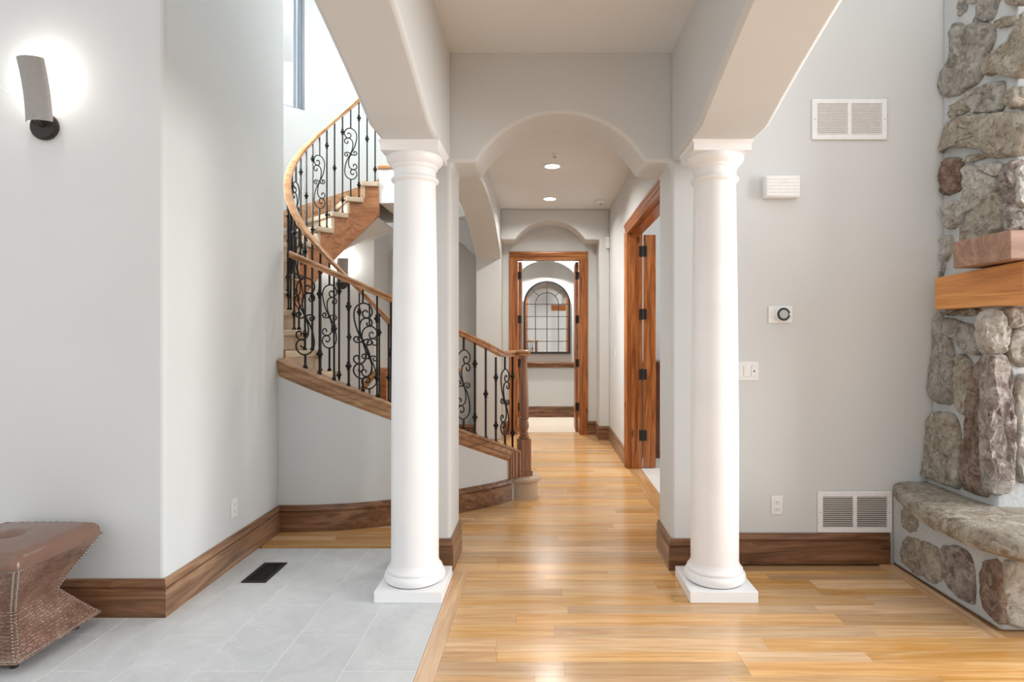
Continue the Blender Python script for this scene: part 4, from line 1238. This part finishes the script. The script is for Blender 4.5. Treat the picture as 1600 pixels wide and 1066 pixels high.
def chaikin(P, it=2, w=0.2):
    for _ in range(it):
        Q = []
        for i in range(len(P)):
            a, c = P[i], P[(i + 1) % len(P)]
            Q.append((a[0] * (1 - w) + c[0] * w, a[1] * (1 - w) + c[1] * w)); Q.append((a[0] * w + c[0] * (1 - w), a[1] * w + c[1] * (1 - w)))
        P = Q
    return P
def resample(P, n):
    L = [0]
    for i in range(len(P)):
        a, c = P[i], P[(i + 1) % len(P)]; L.append(L[-1] + math.hypot(c[0]-a[0], c[1]-a[1]))
    out = []
    j = 0
    for k in range(n):
        t = L[-1] * k / n
        while L[j + 1] < t: j += 1
        u = (t - L[j]) / max(1e-9, L[j + 1] - L[j]); a, c = P[j], P[(j + 1) % len(P)]
        out.append((a[0] + (c[0]-a[0]) * u, a[1] + (c[1]-a[1]) * u))
    return out
from mathutils import noise as mnoise
def stone_verts(P, to3, h, seed, rough=0.019):
    """rounded rubble face over the outline P (2-D), to3(u, w, d) gives the point standing d proud of the mortar"""
    P = resample(chaikin(P, 2), 40)
    cx = sum(p[0] for p in P) / len(P); cy = sum(p[1] for p in P) / len(P)
    rings = [(1.07, -0.03), (1.06, h * 0.40), (1.02, h * 0.80), (0.95, h * 0.97), (0.82, h * 1.0), (0.68, h * 1.0), (0.52, h), (0.36, h), (0.18, h)]
    v = []; f = []; n = len(P)
    for s, d in rings:
        for p in P:
            q = (cx + (p[0] - cx) * s, cy + (p[1] - cy) * s)
            nz = mnoise.noise(Vector((q[0] * 9 + seed, q[1] * 9, seed * 1.7))) + 0.7 * mnoise.noise(Vector((q[0] * 24 + seed, q[1] * 24, seed))) + 0.8 * mnoise.noise(Vector((q[0] * 55 + seed, q[1] * 60, seed)))
            j = mnoise.noise(Vector((q[0] * 26 + seed * 3, q[1] * 26, 5))) * 0.010
            v.append(to3(q[0] + j, q[1] + j, d + (nz * rough if d > 0 else 0)))
    v.append(to3(cx, cy, h + mnoise.noise(Vector((seed, 2, 3))) * rough))
    for k in range(len(rings) - 1):
        for i in range(n):
            l = (i + 1) % n; f.append((k*n+i, k*n+l, (k+1)*n+l, (k+1)*n+i))
    k = len(rings) - 1
    for i in range(n): f.append((k*n+i, k*n+(i+1) % n, len(v) - 1))
    return v, f
def px_side(x, y):
    z = 1.4
    for _ in range(12):
        Y = Xs(z) * F / (x - CXP); z = H - (y - CYP) / F * Y
    return (min(Y, YW - 0.012), z)
def side3(u, w, d): return (Xs(w) + 0.032 - d, u, w)
def px_front(x, y, Y=YC): return ((x - CXP) / F * Y, H - (y - CYP) / F * Y)
def front3(u, w, d): return (u, YC + 0.032 - d, w)
side_stones = [
 # pixel outlines on the side face of the chimney breast, stone kind, proudness
 ([(1500,-20),(1507,0),(1506,14),(1497,22),(1492,26),(1494,8)], 1, .03),
 ([(1510,-20),(1522,-20),(1522,2),(1512,8)], 3, .03),
 ([(1533,0),(1540,-20),(1556,-20),(1553,12),(1542,34),(1524,34),(1512,42),(1520,24)], 1, .03),
 ([(1562,-20),(1600,-20),(1600,8),(1580,9),(1563,4)], 0, .03),
 ([(1486,38),(1500,38),(1504,46),(1513,44),(1519,36),(1544,40),(1548,52),(1545,70),(1536,92),(1532,112),(1522,130),(1508,136),(1502,140),(1490,150),(1472,151),(1468,140),(1472,112),(1484,95),(1482,70),(1484,50)], 1, .05),
 ([(1558,28),(1582,24),(1584,32),(1570,42),(1553,45)], 0, .03),
 ([(1583,52),(1600,20),(1612,20),(1612,98),(1590,118),(1575,121),(1553,112),(1543,120),(1538,108),(1540,92),(1553,78),(1570,72)], 0, .055),
 ([(1480,165),(1500,154),(1507,160),(1510,172),(1502,178),(1484,187),(1479,175)], 0, .035),
 ([(1505,147),(1530,134),(1562,126),(1564,140),(1562,174),(1530,176),(1512,174),(1508,160)], 1, .04),
 ([(1568,142),(1585,134),(1588,160),(1572,172),(1567,160)], 0, .035),
 ([(1479,190),(1510,180),(1560,176),(1592,176),(1593,230),(1583,240),(1556,246),(1541,244),(1541,232),(1500,230),(1480,228),(1472,240),(1470,215)], 0, .05),
 ([(1505,246),(1518,241),(1540,240),(1541,246),(1520,252),(1503,254)], 0, .03),
 ([(1472,250),(1480,247),(1498,248),(1502,260),(1498,296),(1488,302),(1474,304),(1468,298),(1470,270)], 2, .05),
 ([(1508,262),(1516,258),(1532,270),(1556,282),(1558,292),(1544,304),(1532,318),(1518,330),(1506,332),(1500,326),(1502,305),(1506,285)], 3, .05),
 ([(1530,260),(1540,255),(1560,254),(1563,264),(1562,272),(1552,277),(1540,270)], 3, .035),
 ([(1474,324),(1490,310),(1506,332),(1500,345),(1490,356),(1480,358),(1475,345)], 3, .045),
 ([(1537,312),(1548,300),(1558,304),(1563,330),(1564,360),(1540,374),(1497,386),(1500,362),(1512,340),(1526,326)], 0, .045),
 ([(1566,266),(1580,250),(1584,262),(1583,364),(1572,366),(1566,330)], 4, .045),
 ([(1468,370),(1480,366),(1487,374),(1484,392),(1478,408),(1465,408),(1462,392)], 3, .04),
 ([(1462,414),(1474,414),(1474,424),(1464,432),(1456,440),(1452,430)], 1, .03),
 ([(1468,486),(1500,482),(1526,483),(1524,493),(1500,494),(1470,492)], 0, .03),
 ([(1454,488),(1466,488),(1472,500),(1476,520),(1488,548),(1488,600),(1484,628),(1465,628),(1442,618),(1438,585),(1444,545),(1452,515)], 1, .055),
 ([(1472,500),(1480,497),(1500,504),(1527,510),(1528,545),(1524,556),(1510,550),(1496,536),(1480,528),(1474,515)], 1, .05),
 ([(1492,556),(1502,554),(1514,568),(1518,580),(1516,600),(1508,640),(1500,650),(1492,636),(1490,600)], 0, .04),
 ([(1444,652),(1460,646),(1486,648),(1494,668),(1498,700),(1500,740),(1496,762),(1478,758),(1448,745),(1434,740),(1437,705)], 0, .055),
 ([(1516,590),(1530,562),(1542,556),(1545,575),(1543,640),(1541,740),(1541,772),(1520,768),(1504,762),(1503,735),(1508,680),(1512,630)], 2, .05),  # side half of the corner stone, its shade put in as brown
]
for i, (P, kind, h) in enumerate(side_stones):
    Q = [px_side(*p) for p in P]
    v, f = stone_verts(Q, side3, h, i * 3.1 + 1)
    fpp(MB().add(v, f).build('stone', ST[kind], smooth=45))
front_stones = [  # faces turned to the light, their brightness put in as paler stone kinds
 ([(1540,494),(1552,484),(1566,488),(1576,510),(1577,528),(1568,552),(1548,552),(1538,540),(1537,515)], 3, .05),
 ([(1574,482),(1600,480),(1620,486),(1612,500),(1590,514),(1578,510)], 3, .04),
 ([(1578,530),(1588,514),(1606,506),(1624,520),(1622,560),(1604,574),(1588,568),(1577,552)], 3, .05),
 ([(1545,560),(1560,556),(1580,562),(1584,640),(1585,750),(1572,770),(1545,772)], 4, .05),
 ([(1588,600),(1600,588),(1640,592),(1660,650),(1650,740),(1600,756),(1587,730)], 3, .05),
 ([(1586,262),(1600,256),(1620,262),(1622,300),(1604,324),(1586,320)], 3, .05),
 ([(1585,330),(1610,328),(1650,336),(1650,350),(1586,362)], 4, .04),
 ([(1596,190),(1650,180),(1655,236),(1600,240)], 3, .05),
 ([(1590,140),(1604,132),(1640,138),(1640,168),(1600,172)], 3, .05),
 ([(1612,30),(1660,20),(1665,90),(1640,120),(1612,110)], 0, .05),
 ([(1664,484),(1720,480),(1722,540),(1670,560)], 0, .05),
 ([(1670,600),(1730,590),(1740,740),(1670,740)], 1, .05),
 ([(1660,190),(1750,190),(1750,260),(1664,250)], 1, .05),
 ([(1660,270),(1740,275),(1742,340),(1664,335)], 0, .05),
]
for i, (P, kind, h) in enumerate(front_stones):
    Q = [px_front(*p) for p in P]
    v, f = stone_verts(Q, front3, h, i * 2.7 + 90)
    fpp(MB().add(v, f).build('stone', ST[kind], smooth=45))
# hearth stones
def hs3(u, w, d): return (HX + 0.0 - d, u, w)
def px_h(x, y):
    Y = (HX - 0.015) * F / (x - CXP); return (min(Y, YW - 0.03), H - (y - CYP) / F * Y)
def hf3(u, w, d): return (u, 2.83 - d, w)
def px_hf(x, y): return ((x - CXP) / F * 2.815, H - (y - CYP) / F * 2.815)
for i, (P, kind) in enumerate([
   ([(1408,795),(1424,790),(1434,806),(1436,828),(1424,834),(1410,824)], 0),
   ([(1407,845),(1420,838),(1440,845),(1466,856),(1470,880),(1472,908),(1456,912),(1430,896),(1408,878)], 0),
   ([(1468,856),(1490,852),(1512,864),(1520,890),(1520,944),(1505,938),(1480,918),(1472,895),(1466,872)], 4),
   ([(1532,885),(1545,874),(1556,876),(1562,900),(1564,976),(1548,966),(1534,946),(1529,910)], 2)]):
    v, f = stone_verts([px_h(*p) for p in P], hs3, 0.022, i * 4.3 + 40, 0.008)
    fpp(MB().add(v, f).build('stone', ST[kind], smooth=45))
for i, (P, kind) in enumerate([([(1572,880),(1600,874),(1640,880),(1650,940),(1630,978),(1585,980),(1570,960),(1569,900)], 3),
                               ([(1662,884),(1720,880),(1735,950),(1700,978),(1660,974)], 0), ([(1746,882),(1800,880),(1815,950),(1790,976),(1750,970)], 1)]):
    v, f = stone_verts([px_hf(*p) for p in P], hf3, 0.022, i * 5.3 + 60, 0.008)
    fpp(MB().add(v, f).build('stone', ST[kind], smooth=45))
# hearth slab, a thick worn flagstone
outl = [(2.150,YW-0.004),(2.11,3.58),(2.055,3.42),(2.005,3.22),(1.985,3.02),(1.995,2.84),(2.03,2.70),(2.10,2.60),(2.22,2.55),(2.5,2.54),(4.6,2.56),(4.6,YW-0.004)]
sl = [(p[0] , p[1]) for p in outl]
den = []
for i in range(len(sl)):
    a, c = sl[i], sl[(i+1) % len(sl)]
    L_ = math.hypot(c[0]-a[0], c[1]-a[1]); m_ = max(1, int(L_ / 0.06))
    for k in range(m_): den.append((a[0] + (c[0]-a[0])*k/m_, a[1] + (c[1]-a[1])*k/m_))
v = []; f = []; n = len(den)
ccx, ccy = 2.9, 3.2
for (s, z) in ((0.985, 0.405), (1.0, 0.425), (1.003, 0.455), (0.997, 0.480), (0.985, 0.492), (0.96, 0.498), (0.9, 0.502), (0.8, 0.502), (0.6, 0.502)):
    for p in den:
        sx = 1 - (1 - s) * 1.0
        x_ = ccx + (p[0] - ccx) * sx; y_ = ccy + (p[1] - ccy) * sx
        if p[1] > YW - 0.01: y_ = p[1]
        nz = mnoise.noise(Vector((p[0]*7, p[1]*7, z*25))) * 0.010 + mnoise.noise(Vector((x_*19, y_*19, z*30))) * 0.005
        v.append((x_ + nz, min(y_ + nz, YW - 0.002), z + mnoise.noise(Vector((x_*9, y_*9, 3))) * 0.007))
R_ = 9
for k in range(R_ - 1):
    for i in range(n):
        l = (i+1) % n; f.append((k*n+i, k*n+l, (k+1)*n+l, (k+1)*n+i))
f += [tuple(range(n))[::-1], tuple((R_-1)*n+i for i in range(n))]
lab(fpp(MB().add(v, f).build('hearth_slab', ST[0], smooth=45)), 'worn curved hearth slab')
# timbers
bt = fpp(MB().box(2.262, 4.4, 2.90, 3.305, 1.768, 1.912).build('mantel', M['beam_top'], bev=0.006, seg=2)); lab(bt, 'square mantel timber')
bl = fpp(MB().prism([(2.92, 1.552), (3.585, 1.552), (3.585, 1.742), (2.92, 1.766)], 'x', 2.345, 4.3).build('mantel_support', M['beam_low'], bev=0.006, seg=2)); lab(bl, 'honey coloured support beam below the mantel')
